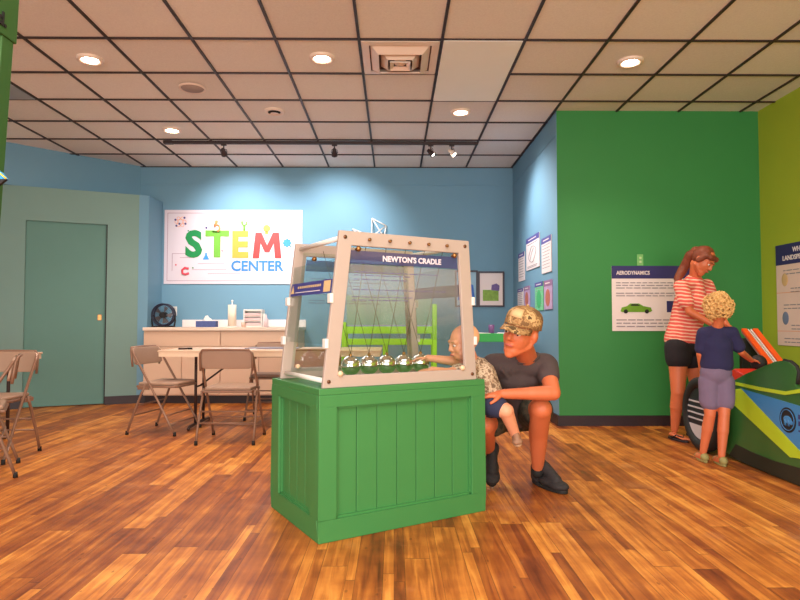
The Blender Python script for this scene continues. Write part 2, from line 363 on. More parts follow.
MB().box(dr0+.05, dr0+.095, .028, .036, 1.02, 1.09, Mc).build('flush_pull', BRASS, door, bevel=.003)
# roofing lid of closet
struct(MB().box(0, Lw, .1, .12, CH-.05, CH, Mc).build('trim_2', SAGE))
# seams high on the blue walls
struct(MB().box(-3.37, SX, BY-.006, BY, 2.83, 2.838).build('trim_3', BLUE))
struct(MB().box(SX-.006, SX, GY+.02, BY-.01, 2.83, 2.838).build('trim_4', BLUE))
# baseboards
struct(MB().box(-.9, SX, BY-.014, BY, 0, .1).build('baseboard_back', BASEB))
struct(MB().box(SX-.014, SX, GY, BY-.02, 0, .1).build('baseboard_side', BASEB))
struct(MB().box(SX-.014, RX, GY-.014, GY, 0, .1).build('baseboard_green', BASEB))
struct(MB().box(RX-.014, RX, NY, GY-.02, 0, .1).build('baseboard_right', BASEB))
bb = MB(); bb.box(.0, dr0, -.014, 0, 0, .1, Mc); bb.box(dr1, Lw, -.014, 0, 0, .1, Mc); struct(bb.build('baseboard_left', BASEB))

# ============================================================ CEILING FIXTURES
GLOW = mat('lamp_lens', (1, .9, .75, 1), .4, emit=(1, .80, .55, 1), estr=22)
TRIMW = mat('can_trim', srgb(236, 214, 200), .4)
def can(k, y, lit, label):
    x = -.258+.61*(k+.5); t = thing('recessed_light', label, 'ceiling light', (x, y, H), group='recessed ceiling lights')
    MB().lathe([(.062, .005), (.062, -.004), (.085, -.01), (.098, -.004), (.1, .012)]).build('trim_ring', TRIMW, t, True)
    if lit:
        MB().lathe([(.0001, -.008), (.03, -.007), (.063, .0)]).build('lens', GLOW, t, True)
        s = spot('can_lamp', (x, y, H-.03), (x, y, 0), 42, WARM, 120, .8, .06); s.parent = t; s.location = (0, 0, -.03)
    else:
        MB().lathe([(.062, .006), (.05, -.004), (.0001, .004)]).build('baffle', TRIMW, t, True)
        MB().tube(arc((0, 0, -.008), .05, PI*1.05, PI*1.95, 12, (1, 0, 0), (0, 1, 0)), .013, 8).build('eyeball_shade', BLACK, t, True)
    return t
can(-1, 4.655, True, 'lit recessed light in the tile left of the air vent')
can(-4, 4.70, True, 'lit recessed light at upper left, left of the round speaker')
can(3, 4.70, True, 'lit recessed light over the green wall side, at upper right')
can(-4, 6.45, True, 'lit recessed light just before the left end of the track')
can(1, 5.86, True, 'lit recessed light beyond the large white panel')
can(-2, 5.86, False, 'unlit recessed eyeball light with dark crescent')
# speaker
t = thing('ceiling_speaker', 'round greyish ceiling speaker grille set in a tile at left', 'speaker', (-1.78, 5.27, H))
MB().lathe([(.0001, -.006), (.09, -.006), (.1, .006)]).build('grille', mat('grille', srgb(168, 146, 138), .7, scale=200, var=.2), t, True)
MB().lathe([(.1, -.004), (.112, -.006), (.118, .006)]).build('rim', TRIMW, t, True)
# flat panels in the grid
PANEL = mat('light_panel', srgb(205, 205, 200), .5, var=.02, emit=(1, .96, .92, 1), estr=.06)
tag(MB().box(.351+.014, .961-.014, 4.39-.05, 5.56-.014+.0, H-.002, H+.011).build('ceiling_panel', mat('white_panel', srgb(248, 250, 246), .5, var=.02), bevel=.002), 'long smooth white ceiling panel two tiles long, right of the air vent', 'light panel')
tag(MB().box(-3.918+.014, -3.308-.014, 4.95+.014, 5.56-.014, H-.002, H+.011).build('ceiling_panel', mat('grey_panel', srgb(150, 160, 170), .6, var=.03), bevel=.002), 'grey smooth ceiling panel at the far left behind the green post', 'light panel')
# air vent
t = thing('air_vent', 'white square stepped air diffuser in the ceiling grid', 'air vent', (.047, 4.645, H))
def sqring(mb, r0, r1, z0, z1):
    p = []
    for r, z in ((r0, z0), (r1, z1)): p += [(-r, -r, z), (r, -r, z), (r, r, z), (-r, r, z)]
    mb.add(p, [(i, (i+1) % 4, 4+(i+1) % 4, 4+i) for i in range(4)])
for nm, (a, b, za, zb) in (('outer_flange', (.29, .235, -.004, -.008)), ('louvre_ring', (.165, .225, -.045, .004)), ('louvre_ring', (.095, .15, -.055, .0))):
    r = MB(); sqring(r, a, b, za, zb); o = r.build(nm, TRIMW, t); md = o.modifiers.new('s', 'SOLIDIFY'); md.thickness = .006
MB().box(-.235, .235, -.235, .235, .004, .011).build('duct_plate', mat('duct_dark', srgb(96, 66, 58), .8), t)
c_ = MB(); sqring(c_, .08, .05, -.06, -.04); o = c_.build('centre_cone', TRIMW, t); md = o.modifiers.new('s', 'SOLIDIFY'); md.thickness = .006
MB().lathe([(.0001, -.045), (.04, -.045), (.055, -.03)]).build('centre_disc', TRIMW, t, True)
# track and heads
TY = 6.82; tz = 3.03
t = thing('lighting_track', 'dark ceiling lighting track running across in front of the back wall', 'lighting track', (0, TY, H))
MB().box(-2.58, .96, -.018, .018, -.035, 0).build('rail', GRID, t, bevel=.003)
MB().box(-2.62, -2.52, -.03, .03, -.036, -.0005).build('feed_box', GRID, t, bevel=.003)
def head(x, tgt, power, label, white=False):
    loc = Vector((x, TY, H-.036)); t = thing('track_spotlight', label, 'spotlight', loc, group='spotlights on the ceiling track')
    MB().box(-.03, .03, -.014, .014, -.016, 0).build('adapter', GRID, t, bevel=.002)
    MB().cyl((0, 0, -.016), (0, 0, -.06), .007).build('stem', GRID, t, True)
    dd = (Vector(tgt)-loc); dd.normalize(); c = Vector((0, 0, -.09)); a, s, u = frame(dd)
    mm = TRIMW if white else GRID
    MB().tube([c-s*.03-Vector((0, 0, .01)), c-s*.038, c-s*.03+Vector((0, 0, .03)), c+s*.03+Vector((0, 0, .03)), c+s*.038, c+s*.03-Vector((0, 0, .01))], .004, 6).build('yoke', GRID, t, True)
    Mh = M3(s, u, a)
    MB().lathe([(.0001, -.05), (.018, -.048), (.024, -.02), (.034, .02), (.036, .045), (.031, .045), (.028, .03)], c, 20, Mh).build('lamp_head', mm, t, True)
    MB().lathe([(.0001, .045), (.02, .04), (.03, .034)], c, 18, Mh).build('bulb', mat('spot_bulb', (1, .95, .85, 1), .4, emit=(1, .93, .8, 1), estr=14), t, True)
    l = spot('spot_lamp', (0, 0, 0), dd, power*1.0, (1, .96, .95), 92, 1, .03); l.parent = t; l.location = c+dd*.06
head(-1.94, (-1.95, 8.0, 2.15), 80, 'dark track spotlight nearest the left end, above the STEM CENTER sign')
head(-.68, (-.75, 8.0, 2.15), 75, 'dark track spotlight second from the left, right of the sign')
head(.42, (SX, 6.6, 1.9), 40, 'dark cage-like track spotlight close to the right end')
head(.66, (SX, 6.4, 2.0), 36, 'white track spotlight at the right end of the track', True)

# ============================================================ SIGNS AND POSTERS
def board(name, label, cat, p, xdir, w, h, mt=PAPER, th=.008, group=None):
    """flat board: local x right, y up, z towards the room; p = lower-left corner"""
    x = Vector(xdir).normalized(); y = Vector((0, 0, 1)); z = x.cross(y)
    t = thing(name, label, cat, p, M3(x, y, z).to_euler(), group)
    MB().box(0, w, 0, h, .001, th).build('board', mt, t, bevel=.001)
    return t
def bars(rows, th=.0095):
    mb = MB()
    for x0, x1, y, hh in rows: mb.box(x0, x1, y-hh/2, y+hh/2, .006, th)
    return mb
def paras(t, x0, x1, ys, hh=.006, m=None, jag=.12):
    mb = MB(); L = x1-x0
    for y in ys:
        x = x0; e = x1-random.random()*jag*L
        while x < e:
            w = min(e-x, L*(.05+.08*random.random())); mb.box(x, x+w, y-hh/2, y+hh/2, .006, .0112); x += w+L*.018
    mb.build('text_lines', m or GREYP, t)
a = at(164, 284, BY); b = at(302, 284, BY); c = at(164, 210, BY)
sw = b.x-a.x; sh = c.z-a.z
t = board('stem_sign', 'large white banner reading STEM CENTER in coloured letters on the blue wall', 'sign', (a.x, BY-.001, a.z), (1, 0, 0), sw, sh, mat('sign_white', srgb(222, 210, 220), .5, var=.01), .012)
def SC(u, v): return (u-164)/138*sw, (284-v)/74*sh        # pixel to sign-local
cols = {'S': srgb(10, 135, 70), 'T': srgb(112, 180, 60), 'E': srgb(232, 164, 62), 'M': srgb(220, 56, 56)}
for ch, (u, v, s_) in {'S': (193.5, 245.5, 1.0), 'T': (217, 245.5, 1.02), 'E': (239.5, 246, .95), 'M': (267, 245.5, .98)}.items():
    x, y = SC(u, v)
    (MB().prism([(x-.19, y-.17), (x-.155, y+.17), (x-.075, y+.17), (x, y+.0), (x+.075, y+.17), (x+.155, y+.17), (x+.19, y-.17), (x+.105, y-.17), (x+.088, y+.03), (x+.03, y-.09), (x-.03, y-.09), (x-.088, y+.03), (x-.105, y-.17)], .011, .018) if ch == 'M' else text_mb(ch, .47, .004, .02, 'CENTER', T(x, y, .014), s_)).build('letter', mat('print_'+ch, cols[ch], .5, var=.03), t)
SBL = mat('print_blue', srgb(50, 130, 200), .5)
x, y = SC(257, 266.5); text_mb('CENTER', .19, .003, .0055, 'CENTER', T(x, y, .014), .98).build('letter', SBL, t)
fr_ = MB(); z0, z1 = .011, .0135
for q in (.04,): fr_.box(q, sw-q, q, q+.006, z0, z1).box(q, sw-q, sh-q-.006, sh-q, z0, z1).box(q, q+.006, q, sh-q, z0, z1).box(sw-q-.006, sw-q, q, sh-q, z0, z1)
for (u0, v0, u1, v1) in ((172, 254, 186, 254), (172, 254, 172, 271), (192, 270, 226, 270), (198, 264, 224, 264), (208, 274, 240, 274), (258, 274, 284, 274), (180, 258, 190, 258), (286, 252, 286, 268)):
    xa, ya = SC(u0, v0); xb, yb = SC(u1, v1); fr_.box(min(xa, xb), max(xa, xb)+.006, min(ya, yb), max(ya, yb)+.006, z0, z1)
fr_.build('line_art', mat('print_line', srgb(170, 135, 155), .5), t)
def disc(mb, u, v, r, th=.016): x, y = SC(u, v); mb.cyl((x, y, .011), (x, y, th), r, n=20)
RED = mat('print_red', srgb(225, 70, 90), .5); ORA = mat('print_orange', srgb(235, 150, 90), .5); YEL = cols and mat('print_E', cols['E']); DKB = mat('print_dark', srgb(70, 60, 120), .5)
# atom
x, y = SC(180, 222); at_ = MB()
for k in range(3):
    A = k*PI/3; at_.tube([(x+math.cos(q)*.075*math.cos(A)-math.sin(q)*.03*math.sin(A), y+math.cos(q)*.075*math.sin(A)+math.sin(q)*.03*math.cos(A), .013) for q in [2*PI*i/24 for i in range(24)]], .003, 5, True)
at_.build('atom_icon', ORA, t)
DOTS = [(DKB, [(175, 220), (184, 218), (179, 224), (176, 226), (185, 224), (206, 228)], .014), (RED, [(176, 265), (222, 251), (244, 244), (256, 246)], .01), (mat('print_S', cols['S']), [(188, 231), (251, 229), (281, 229), (285, 231), (193, 268), (291, 247)], .01)]
for m_, L_, r_ in DOTS:
    for u, v in L_: k_ = MB(); disc(k_, u, v, r_); k_.build('icon_dot', m_, t)
# microscope, sprout, bulb, gear, flask, magnet
x, y = SC(216, 232); MB().tube(arc((x, y+.05, .014), .045, -1.3, 1.3, 10, (1, 0, 0), (0, 1, 0)), .012, 8).cyl((x-.02, y+.07, .014), (x+.005, y+.15, .014), .018, n=12).box(x-.05, x+.05, y-.01, y+.008, .011, .018).build('microscope_icon', ORA, t, True)
x, y = SC(244, 232); MB().box(x-.015, x+.015, y, y+.1, .011, .016).tube([(x-.03, y+.14, .014), (x-.028, y+.1, .014), (x, y+.085, .014), (x+.028, y+.1, .014), (x+.03, y+.14, .014)], .012, 8).build('wrench_icon', mat('print_T', cols['T']), t, True)
k_ = MB(); disc(k_, 266.5, 228.5, .048); x, y = SC(266.5, 233.5); k_.box(x-.022, x+.022, y-.01, y+.03, .011, .016); k_.build('light_bulb_icon', mat('print_E', cols['E']), t)
k_ = MB(); disc(k_, 287, 243, .05)
x, y = SC(287, 243)
for i in range(8): k_.cyl((x+math.cos(i*PI/4)*.03, y+math.sin(i*PI/4)*.03, .014), (x+math.cos(i*PI/4)*.062, y+math.sin(i*PI/4)*.062, .014), .009, n=6)
k_.build('gear_icon', mat('print_gear', srgb(60, 150, 225)), t)
x, y = SC(206, 257.5); MB().prism([(x-.045, y-.03), (x+.045, y-.03), (x+.012, y+.03), (x+.012, y+.06), (x-.012, y+.06), (x-.012, y+.03)], .011, .016).build('flask_icon', mat('print_gear'
, (0, 0, 0, 1)), t)
x, y = SC(185, 271); MB().tube([(x+.05, y+.03, .014), (x+.0, y+.04, .014), (x-.035, y+.01, .014), (x-.03, y-.035, .014), (x+.01, y-.045, .014), (x+.055, y-.03, .014)], .016, 8).build('magnet_icon', RED, t, True)

# framed prints on the back wall
BLK = mat('black_frame', srgb(52, 44, 60), .4)
def framed(u0, v0, u1, v1, label, art):
    a = at(u0, v1, BY); b = at(u1, v0, BY); w = b.x-a.x; h = b.z-a.z
    t = thing('framed_print', label, 'picture', (a.x, BY-.001, a.z), (PI/2, 0, 0))
    f = .022; MB().box(0, w, 0, f, 0, .025).box(0, w, h-f, h, 0, .025).box(0, f, f, h-f, 0, .025).box(w-f, w, f, h-f, 0, .025).build('picture_frame', BLK, t, bevel=.002)
    MB().box(f, w-f, f, h-f, .001, .012).build('print_sheet', PAPER if art == 'a' else BLUE_PR, t)
    if art == 'a':
        MB().box(w*.18, w*.78, h*.17, h*.48, .011, .014).build('green_picture', mat('pic_green', srgb(130, 170, 70), .6, var=.5, scale=30), t)
        MB().prism([(w*.5, h*.47), (w*.8, h*.45), (w*.82, h*.6), (w*.7, h*.66), (w*.52, h*.62)], .012, .0155).build('purple_picture', mat('pic_purple', srgb(110, 90, 150), .6, var=.4, scale=30), t)
    else:
        MB().prism([(w*.1, h*.2), (w*.9, h*.1), (w*.8, h*.6), (w*.3, h*.7)], .011, .014).build('blue_picture', mat('pic_blue', srgb(50, 110, 200), .6, var=.4, scale=20), t)
    return t
BLUE_PR = mat('pale_blue_print', srgb(150, 190, 215), .6, var=.1, scale=12)
framed(478, 271.5, 504, 307, 'black-framed white print with a green and purple picture, right of the case', 'a')
framed(455, 270.5, 477.5, 307, 'black-framed blue print mostly hidden behind the case post', 'b')

# posters on the narrow blue side wall (wall plane X = SX, readable from the room: local x runs towards the camera)
def side_poster(u0, u1, vt, vb, label, kind, um=None):
    """u0 far edge, u1 near edge in px; vt/vb top and bottom at the near edge"""
    A = atX(u0, 300, SX).y; B = atX(u1, 300, SX).y; top = atX(u1, vt, SX).z; bot = atX(u1, vb, SX).z
    w = A-B; h = top-bot
    t = thing('wall_poster', label, 'poster', (SX-.001, A, bot), M3(Vector((0, -1, 0)), Vector((0, 0, 1)), Vector((-1, 0, 0))).to_euler(), 'posters on the blue side wall')
    base = {'g': mat('print_mint', srgb(120, 205, 150), .6, var=.3, scale=12), 'p': mat('print_lilac', srgb(190, 160, 200), .6, var=.3, scale=14)}.get(kind, PAPER)
    MB().box(0, w, 0, h, .001, .01).build('sheet', base, t, bevel=.001)
    hd = .16 if kind != 'p' else .2
    MB().box(0, w, h*(1-hd), h+.001, .0095, .012).build('header_band', mat('print_indigo', srgb(84, 78, 150), .6) if kind != 'p' else mat('print_mauve', srgb(150, 110, 150), .6), t)
    MB().box(w*.2, w*.8, h*(1-hd*.6), h*(1-hd*.4), .0118, .0135).build('title_line', PAPER, t)
    if kind in 'ng': paras(t, w*.1, w*.9, [h*(.78-.09*i) for i in range(8)], .006)
    if kind == 'd':
        paras(t, w*.1, w*.9, [h*.78, h*.1, h*.06], .008)
        MB().tube([(w*(.5+.25*math.cos(q)*(1+.3*math.sin(2*q))), h*(.45+.24*math.sin(q)), .011) for q in [2*PI*i/30 for i in range(30)]], .004, 5, True).tube([(w*.3, h*.25, .011), (w*.45, h*.5, .011), (w*.6, h*.62, .011)], .004, 5).build('line_drawing', GREYP, t)
    if kind in 'gp':
        MB().cyl((w*.5, h*.4, .009), (w*.5, h*.4, .0125), w*.28, n=20).build('picture_patch', mat('print_patch_'+kind, srgb(70, 180, 110) if kind == 'g' else srgb(190, 110, 90), .6, var=.3, scale=25), t)
    return t
side_poster(527.5, 540.5, 231.5, 266, 'largest poster on the blue side wall, with indigo header and line drawing', 'd')
side_poster(543, 552.5, 234, 271, 'tall narrow white text poster on blue side wall nearest the green wall', 'n')
side_poster(519.5, 525.5, 251, 280, 'small white poster at the far left of the side wall group, upper row', 'n')
side_poster(518.5, 524, 288, 309, 'small white poster at the far left of the side wall group, lower row', 'n')
side_poster(525, 530.5, 285.5, 307, 'small lilac poster in the lower row above the cap', 'p')
side_poster(536, 544, 281, 310, 'mint green poster in the lower row of the side wall', 'g')
side_poster(545, 553, 279, 309, 'lilac poster with a brown picture, lower row nearest the green wall', 'p')

# aerodynamics poster on the green wall
a = at(612, 331, GY); b = at(700, 331, GY); c = at(612, 266, GY); w = b.x-a.x; h = c.z-a.z
t = board('aerodynamics_poster', 'white poster headed AERODYNAMICS with a green car, on the green wall behind the woman', 'poster', (a.x, GY-.004, a.z), (1, 0, 0), w, h)
PK = mat('poster_cream', srgb(235, 205, 195), .6)
MB().box(0, w, h*.805, h+.001, .007, .0105).build('header_band', NAVY, t)
text_mb('AERODYNAMICS', .052, .001, .0012, 'LEFT', T(.045, h*.89, .0115), .82).build('title_lettering', PAPER, t)
paras(t, .04, w*.9, [h*.74, h*.7, h*.66, h*.58, h*.54], .009); paras(t, .04, w*.95, [h*.17, h*.12, h*.07], .01)
cx, cy = .08, h*.3; cs = .64
def CQ(L_): return [(cx+a_*cs, cy+b_*cs) for a_, b_ in L_]
MB().prism(CQ([(0, 0), (.02, .06), (.1, .08), (.15, .12), (.28, .12), (.35, .08), (.46, .06), (.48, .01), (.45, -.01), (.03, -.01)]), .007, .012).build('car_picture', mat('car_green', srgb(110, 160, 40), .5, var=.3, scale=12), t)
MB().cyl((cx+.08*cs, cy, .008), (cx+.08*cs, cy, .014), .02).build('wheel_picture', BLACK, t); MB().cyl((cx+.4*cs, cy, .008), (cx+.4*cs, cy, .014), .02).build('wheel_picture', BLACK, t)
MB().prism(CQ([(.15, .085), (.17, .11), (.26, .11), (.3, .085)]), .0115, .014).build('window_picture', BLACK, t)
MB().box(w*.62, w*.8, h*.29, h*.46, .007, .011).build('photo_patch', NAVY, t)
# switch plate above
p = at(640, 260, GY-.004)
t = thing('wall_plate', 'small pale wall plate on the green wall above the aerodynamics poster', 'wall plate', p)
MB().box(-.03, .03, -.006, 0, -.055, .055).build('plate', mat('pale_green_plastic', srgb(120, 185, 110), .5), t, bevel=.002)
MB().box(-.01, .01, -.012, -.005, -.03, -.008).box(-.01, .01, -.012, -.005, .008, .03).build('rocker', mat('pale_toggle', srgb(190, 215, 160), .5), t, bevel=.001)
# poster on the right wall
B0 = atX(778, 300, RX).y; top = atX(778, 246, RX).z; bot = atX(778, 345, RX).z; h = top-bot; w = .85
t = thing('wall_poster', 'tall white poster with navy header on the olive-lime wall', 'poster', (RX-.001, B0, bot), M3(Vector((0, -1, 0)), Vector((0, 0, 1)), Vector((-1, 0, 0))).to_euler())
MB().box(0, w, 0, h, .001, .01).build('sheet', PK, t, bevel=.001)
MB().box(0, w, h*.8, h+.001, .0095, .0125).build('header_band', NAVY, t)
text_mb("WHAT'S", .06, .001, .0015, 'LEFT', T(.24, h*.935, .0135)).build('title_lettering', PAPER, t)
text_mb("LANDSPEED", .06, .001, .0015, 'LEFT', T(.1, h*.86, .0135)).build('title_lettering', PAPER, t)
for i, yy in enumerate((.74, .56, .4, .2, .07)): paras(t, .1+.1*(i % 2), w*.9, [h*yy, h*(yy-.035)], .009)
for i, (yy, cc) in enumerate(((.65, srgb(220, 180, 130)), (.27, srgb(120, 130, 160)))):
    MB().ell((.12, h*yy, .01), (.045, .06, .004)).build('icon', mat('icon_%d' % i, cc), t, True)
MB().box(.0, w, h*.52, h*.525, .0095, .0112).box(0, w, h*.14, h*.145, .0095, .0112).build('rule_line', ORA, t)
# wire star on the back wall
p = at(372, 229, BY)
t = thing('wire_wall_art', 'white wire polyhedron fixed to the blue wall above the case', 'wall art', (p.x, BY-.02, p.z))
P = [(-.26, 0, .0), (.0, 0, .14), (.0, -.12, -.12), (.19, 0, .04), (.16, -.05, -.12), (-.12, -.05, -.14)]
k_ = MB()
for i, j in ((0, 5), (1, 2), (1, 3), (3, 4), (2, 3), (2, 4), (5, 2), (1, 4), (0, 2)): k_.cyl(P[i], P[j], .008, n=8)
k_.build('wire_struts', WHITE, t, True)

# ============================================================ COUNTER AND ITEMS
cx0 = -3.07; cx1 = at(301, 330, 7.7).x; CZ = .935; cf = 7.42
t = thing('base_cabinet', 'long beige laminate base cabinet with drawers under the STEM CENTER sign', 'cabinet', ((cx0+cx1)/2, 7.7, 0))
def L(x): return x-(cx0+cx1)/2
MB().box(L(cx0), L(cx1), cf+.03-7.7, BY-.002-7.7, .1, CZ-.04).build('carcass', LAM, t)
MB().box(L(cx0), L(cx1), cf+.08-7.7, BY-.002-7.7, 0, .1).build('toe_kick', BASEB, t)
n_ = 2; wd = (cx1-cx0)/n_
for i in range(n_):
    MB().box(L(cx0+wd*i)+.005, L(cx0+wd*(i+1))-.005, cf+.008-7.7, cf+.03-7.7, .70, CZ-.052).build('drawer', LAM, t, bevel=.003)
for i in range(4):
    wq = wd/2; MB().box(L(cx0+wq*i)+.005, L(cx0+wq*(i+1))-.005, cf+.008-7.7, cf+.03-7.7, .115, .69).build('door', LAM, t, bevel=.003)
ct = tag(MB().box(cx0, cx1+.02, cf-.02, BY-.002, CZ-.04, CZ).build('countertop', mat('counter_cream', srgb(238, 214, 196), .35, var=.03), bevel=.004), 'cream laminate countertop lying on the long base cabinet', 'countertop')
tag(MB().box(cx0+.28, cx1+.02, BY-.022, BY-.002, CZ+.001, CZ+.095).build('backsplash', mat('splash_white', srgb(240, 228, 226), .4), bevel=.003), 'low white backsplash strip standing on the countertop', 'backsplash')
# fan
p = at(164, 326, 7.7)
t = thing('desk_fan', 'black round desk fan on the left end of the countertop', 'fan', (p.x, 7.68, CZ))
k_ = MB(); R_ = .135; cz = .155
for i in range(36): A = 2*PI*i/36; k_.tube([(math.cos(A)*.035, -.05, cz+math.sin(A)*.035), (math.cos(A)*R_*.7, -.06, cz+math.sin(A)*R_*.7), (math.cos(A)*R_, -.03, cz+math.sin(A)*R_)], .0016, 4)
k_.build('front_grille', BLACK, t, True)
MB().tube([(math.cos(q)*R_, -.03, cz+math.sin(q)*R_) for q in [2*PI*i/36 for i in range(36)]], .012, 8, True).tube([(math.cos(q)*R_, .04, cz+math.sin(q)*R_) for q in [2*PI*i/36 for i in range(36)]], .012, 8, True).build('housing_ring', mat('fan_navy', srgb(36, 36, 60), .35), t, True)
MB().cyl((0, -.055, cz), (0, .06, cz), .036, n=20).build('motor_hub', BLACK, t, True, .004)
k_ = MB()
for i in range(5):
    A = 2*PI*i/5; pts = [(math.cos(A+da)*r, yy, cz+math.sin(A+da)*r) for da, r, yy in ((-.2, .03, -.02), (-.35, .11, -.025), (.3, .115, .015), (.2, .03, .01))]
    q = [Vector(z) for z in pts]; k_.add(q+[v+Vector((0, .003, 0)) for v in q], [(0, 1, 2, 3), (7, 6, 5, 4), (0, 1, 5, 4), (1, 2, 6, 5), (2, 3, 7, 6), (3, 0, 4, 7)])
k_.build('fan_blades', mat('fan_grey', srgb(110, 100, 104), .4), t)
MB().box(-.13, .13, -.06, .06, 0, .018).tube([(-.135, 0, .01), (-.15, 0, .08), (-.14, 0, cz)], .011, 8).tube([(.135, 0, .01), (.15, 0, .08), (.14, 0, cz)], .011, 8).build('stand', BLACK, t, bevel=.003)
# outlet
p = at(174.5, 311, BY)
t = thing('wall_outlet', 'white wall outlet behind the black fan', 'outlet', p)
MB().box(-.035, .035, -.006, -.001, -.06, .06).build('plate', WHITE, t, bevel=.002)
MB().box(-.015, .015, -.009, -.005, -.045, -.01).box(-.015, .015, -.009, -.005, .01, .045).build('socket', mat('socket_grey', srgb(190, 180, 176)), t, bevel=.001)
# tissue box
p = at(207, 326, 7.7)
t = thing('tissue_box', 'blue tissue box with a white tissue on the countertop', 'tissue box', (p.x, 7.7, CZ))
MB().box(-.125, .125, -.06, .06, 0, .078).build('box', mat('tissue_blue', srgb(70, 84, 140), .6, var=.2, scale=30), t, bevel=.004)
k_ = MB(); n = 14
for j in range(6):
    for i in range(n):
        A = 2*PI*i/n; r = (.06-.009*j)*(1+.35*math.sin(3*A+j)); k_.v.append((r*math.cos(A), r*.4*math.sin(A), .078+.013*j+.006*math.sin(5*A)))
for j in range(5): k_.f += [(j*n+i, j*n+(i+1) % n, (j+1)*n+(i+1) % n, (j+1)*n+i) for i in range(n)]
k_.f.append(tuple(5*n+i for i in range(n))); k_.build('tissue', WHITE, t, True)
# tall cream canister (towel roll)
p = at(232, 326, 7.75)
t = thing('paper_towel_roll', 'tall cream upright towel roll on the countertop between tissue box and dispenser', 'paper towels', (p.x, 7.75, CZ))
MB().lathe([(.0001, .012), (.052, .012), (.052, .285), (.02, .285), (.02, .26)]).build('roll', mat('towel_cream', srgb(238, 220, 200), .9, bump=.2, scale=20), t, True)
MB().lathe([(.0001, 0), (.07, 0), (.07, .01), (.0001, .012)]).cyl((0, 0, .01), (0, 0, .33), .007).build('holder', WHITE, t, True)
MB().ell((0, 0, .335), .014).build('finial', WHITE, t, True)
# dispenser with drawers
p = at(254, 326, 7.7)
t = thing('drawer_organizer', 'white desktop organizer with three slots on the countertop', 'organizer', (p.x, 7.7, CZ))
MB().box(-.115, .115, -.08, .08, 0, .018).box(-.115, .115, -.08, .08, .205, .225).box(-.115, -.10, -.08, .08, .018, .205).box(.10, .115, -.08, .08, .018, .205).box(-.10, .10, .065, .08, .018, .205).box(-.1, .1, -.08, .065, .07, .08).box(-.1, .1, -.08, .065, .13, .14).build('shell', WHITE, t, bevel=.002)
for z in (.02, .082, .142): MB().box(-.097, .097, -.085, .05, z, z+.035).build('drawer', mat('tray_pinkish', srgb(224, 190, 190), .5), t, bevel=.003)
MB().box(.118, .15, -.05, .05, 0, .17).build('side_bin', WHITE, t, bevel=.003)
# small things
for u, nm, lb, cc, s_ in ((266, 'spray_bottle', 'small white bottle right of the white organizer', srgb(225, 205, 210), .028), (243.5, 'cup', 'small pale cup beside the towel roll', srgb(225, 190, 170), .03)):
    p = at(u, 326, 7.6); k_ = MB()
    if nm == 'cup': k_.lathe([(.0001, 0), (s_*.8, 0), (s_, .06), (s_*.9, .06), (s_*.72, .006), (.0001, .006)])
    else: k_.lathe([(.0001, 0), (s_, 0), (s_, .1), (s_*.4, .125), (s_*.4, .15), (.0001, .15)])
    tag(k_.build(nm, mat(nm+'_m', cc, .4), None, True), lb, 'bottle' if nm != 'cup' else 'cup').location = (p.x, 7.6, CZ)

# ============================================================ LIME RACK AND DESK BEHIND THE CASE
RY = 6.75
xa = at(344, 330, RY).x; xb = at(434.5, 330, RY).x
t = thing('slatted_rack', 'lime green slatted display rack seen through the clear case', 'rack', ((xa+xb)/2, RY, 0))
hw = (xb-xa)/2
for nm, x, zt in (('post', -hw, 1.0), ('post', hw, 1.20)):
    MB().box(x-.025, x+.025, -.025, .025, 0, zt).build(nm, LIME, t, bevel=.004)
for z0, z1 in ((.87, .95), (.745, .815), (.30, .37)): MB().box(-hw+.026, hw-.026, -.014, .014, z0, z1).build('rail', LIME, t, bevel=.003)
xm = at(385.5, 350, RY).x-(xa+xb)/2
MB().box(xm-.03, xm+.03, -.013, .013, .371, .744).build('upright', LIME, t, bevel=.003)
MB().box(-hw+.026, hw-.026, .03, .045, .96, 1.30).build('back_panel', mat('rack_grey_green', srgb(120, 160, 150), .6), t, bevel=.003)
MB().box(-hw+.0, hw-.02, .02, .35, .955, .965).build('shelf', mat('shelf_lilac', srgb(160, 150, 215), .5), t)
for sx_ in (-hw, hw): MB().box(sx_-.02, sx_+.02, .31, .35, 0, .95).build('post', LIME, t, bevel=.004)
# activity desk behind the man
t = thing('activity_desk', 'small desk with green front edge standing behind the man in the cap', 'desk', (1.05, 6.7, 0))
MB().box(-.32, .33, -.36, -.32, .79, .88).build('front_edge', mat('desk_green', srgb(40, 170, 80), .5), t, bevel=.004)
MB().box(-.32, .33, -.32, .3, .84, .87).build('desktop', mat('desk_lilac', srgb(205, 200, 225), .5), t, bevel=.003)
for x in (-.28, .29):
    for y in (-.28, .26): MB().box(x-.02, x+.02, y-.02, y+.02, 0, .84).build('leg', DARKM, t, bevel=.003)
for i, (x, y, r) in enumerate(((.90, 6.6, .2), (1.24, 6.58, -.2))):
    o = tag(MB().box(-.11, .11, -.15, .15, 0, .012, ).build('paper_stack', PAPER), ['stack of white papers on the green-edged desk, left one', 'stack of white papers on the green-edged desk, right one'][i], 'papers', 'papers on the green-edged desk')
    o.location = (x, y, .8702); o.rotation_euler = (0, 0, r)
o = tag(MB().lathe([(.0001, 0), (.03, 0), (.034, .1), (.03, .1), (.027, .006), (.0001, .006)]).build('pencil_cup', mat('cup_purple', srgb(110, 70, 120), .4), None, True), 'dark purple cup on the green-edged desk beside the cap', 'cup'); o.location = (1.07, 6.62, .8702)

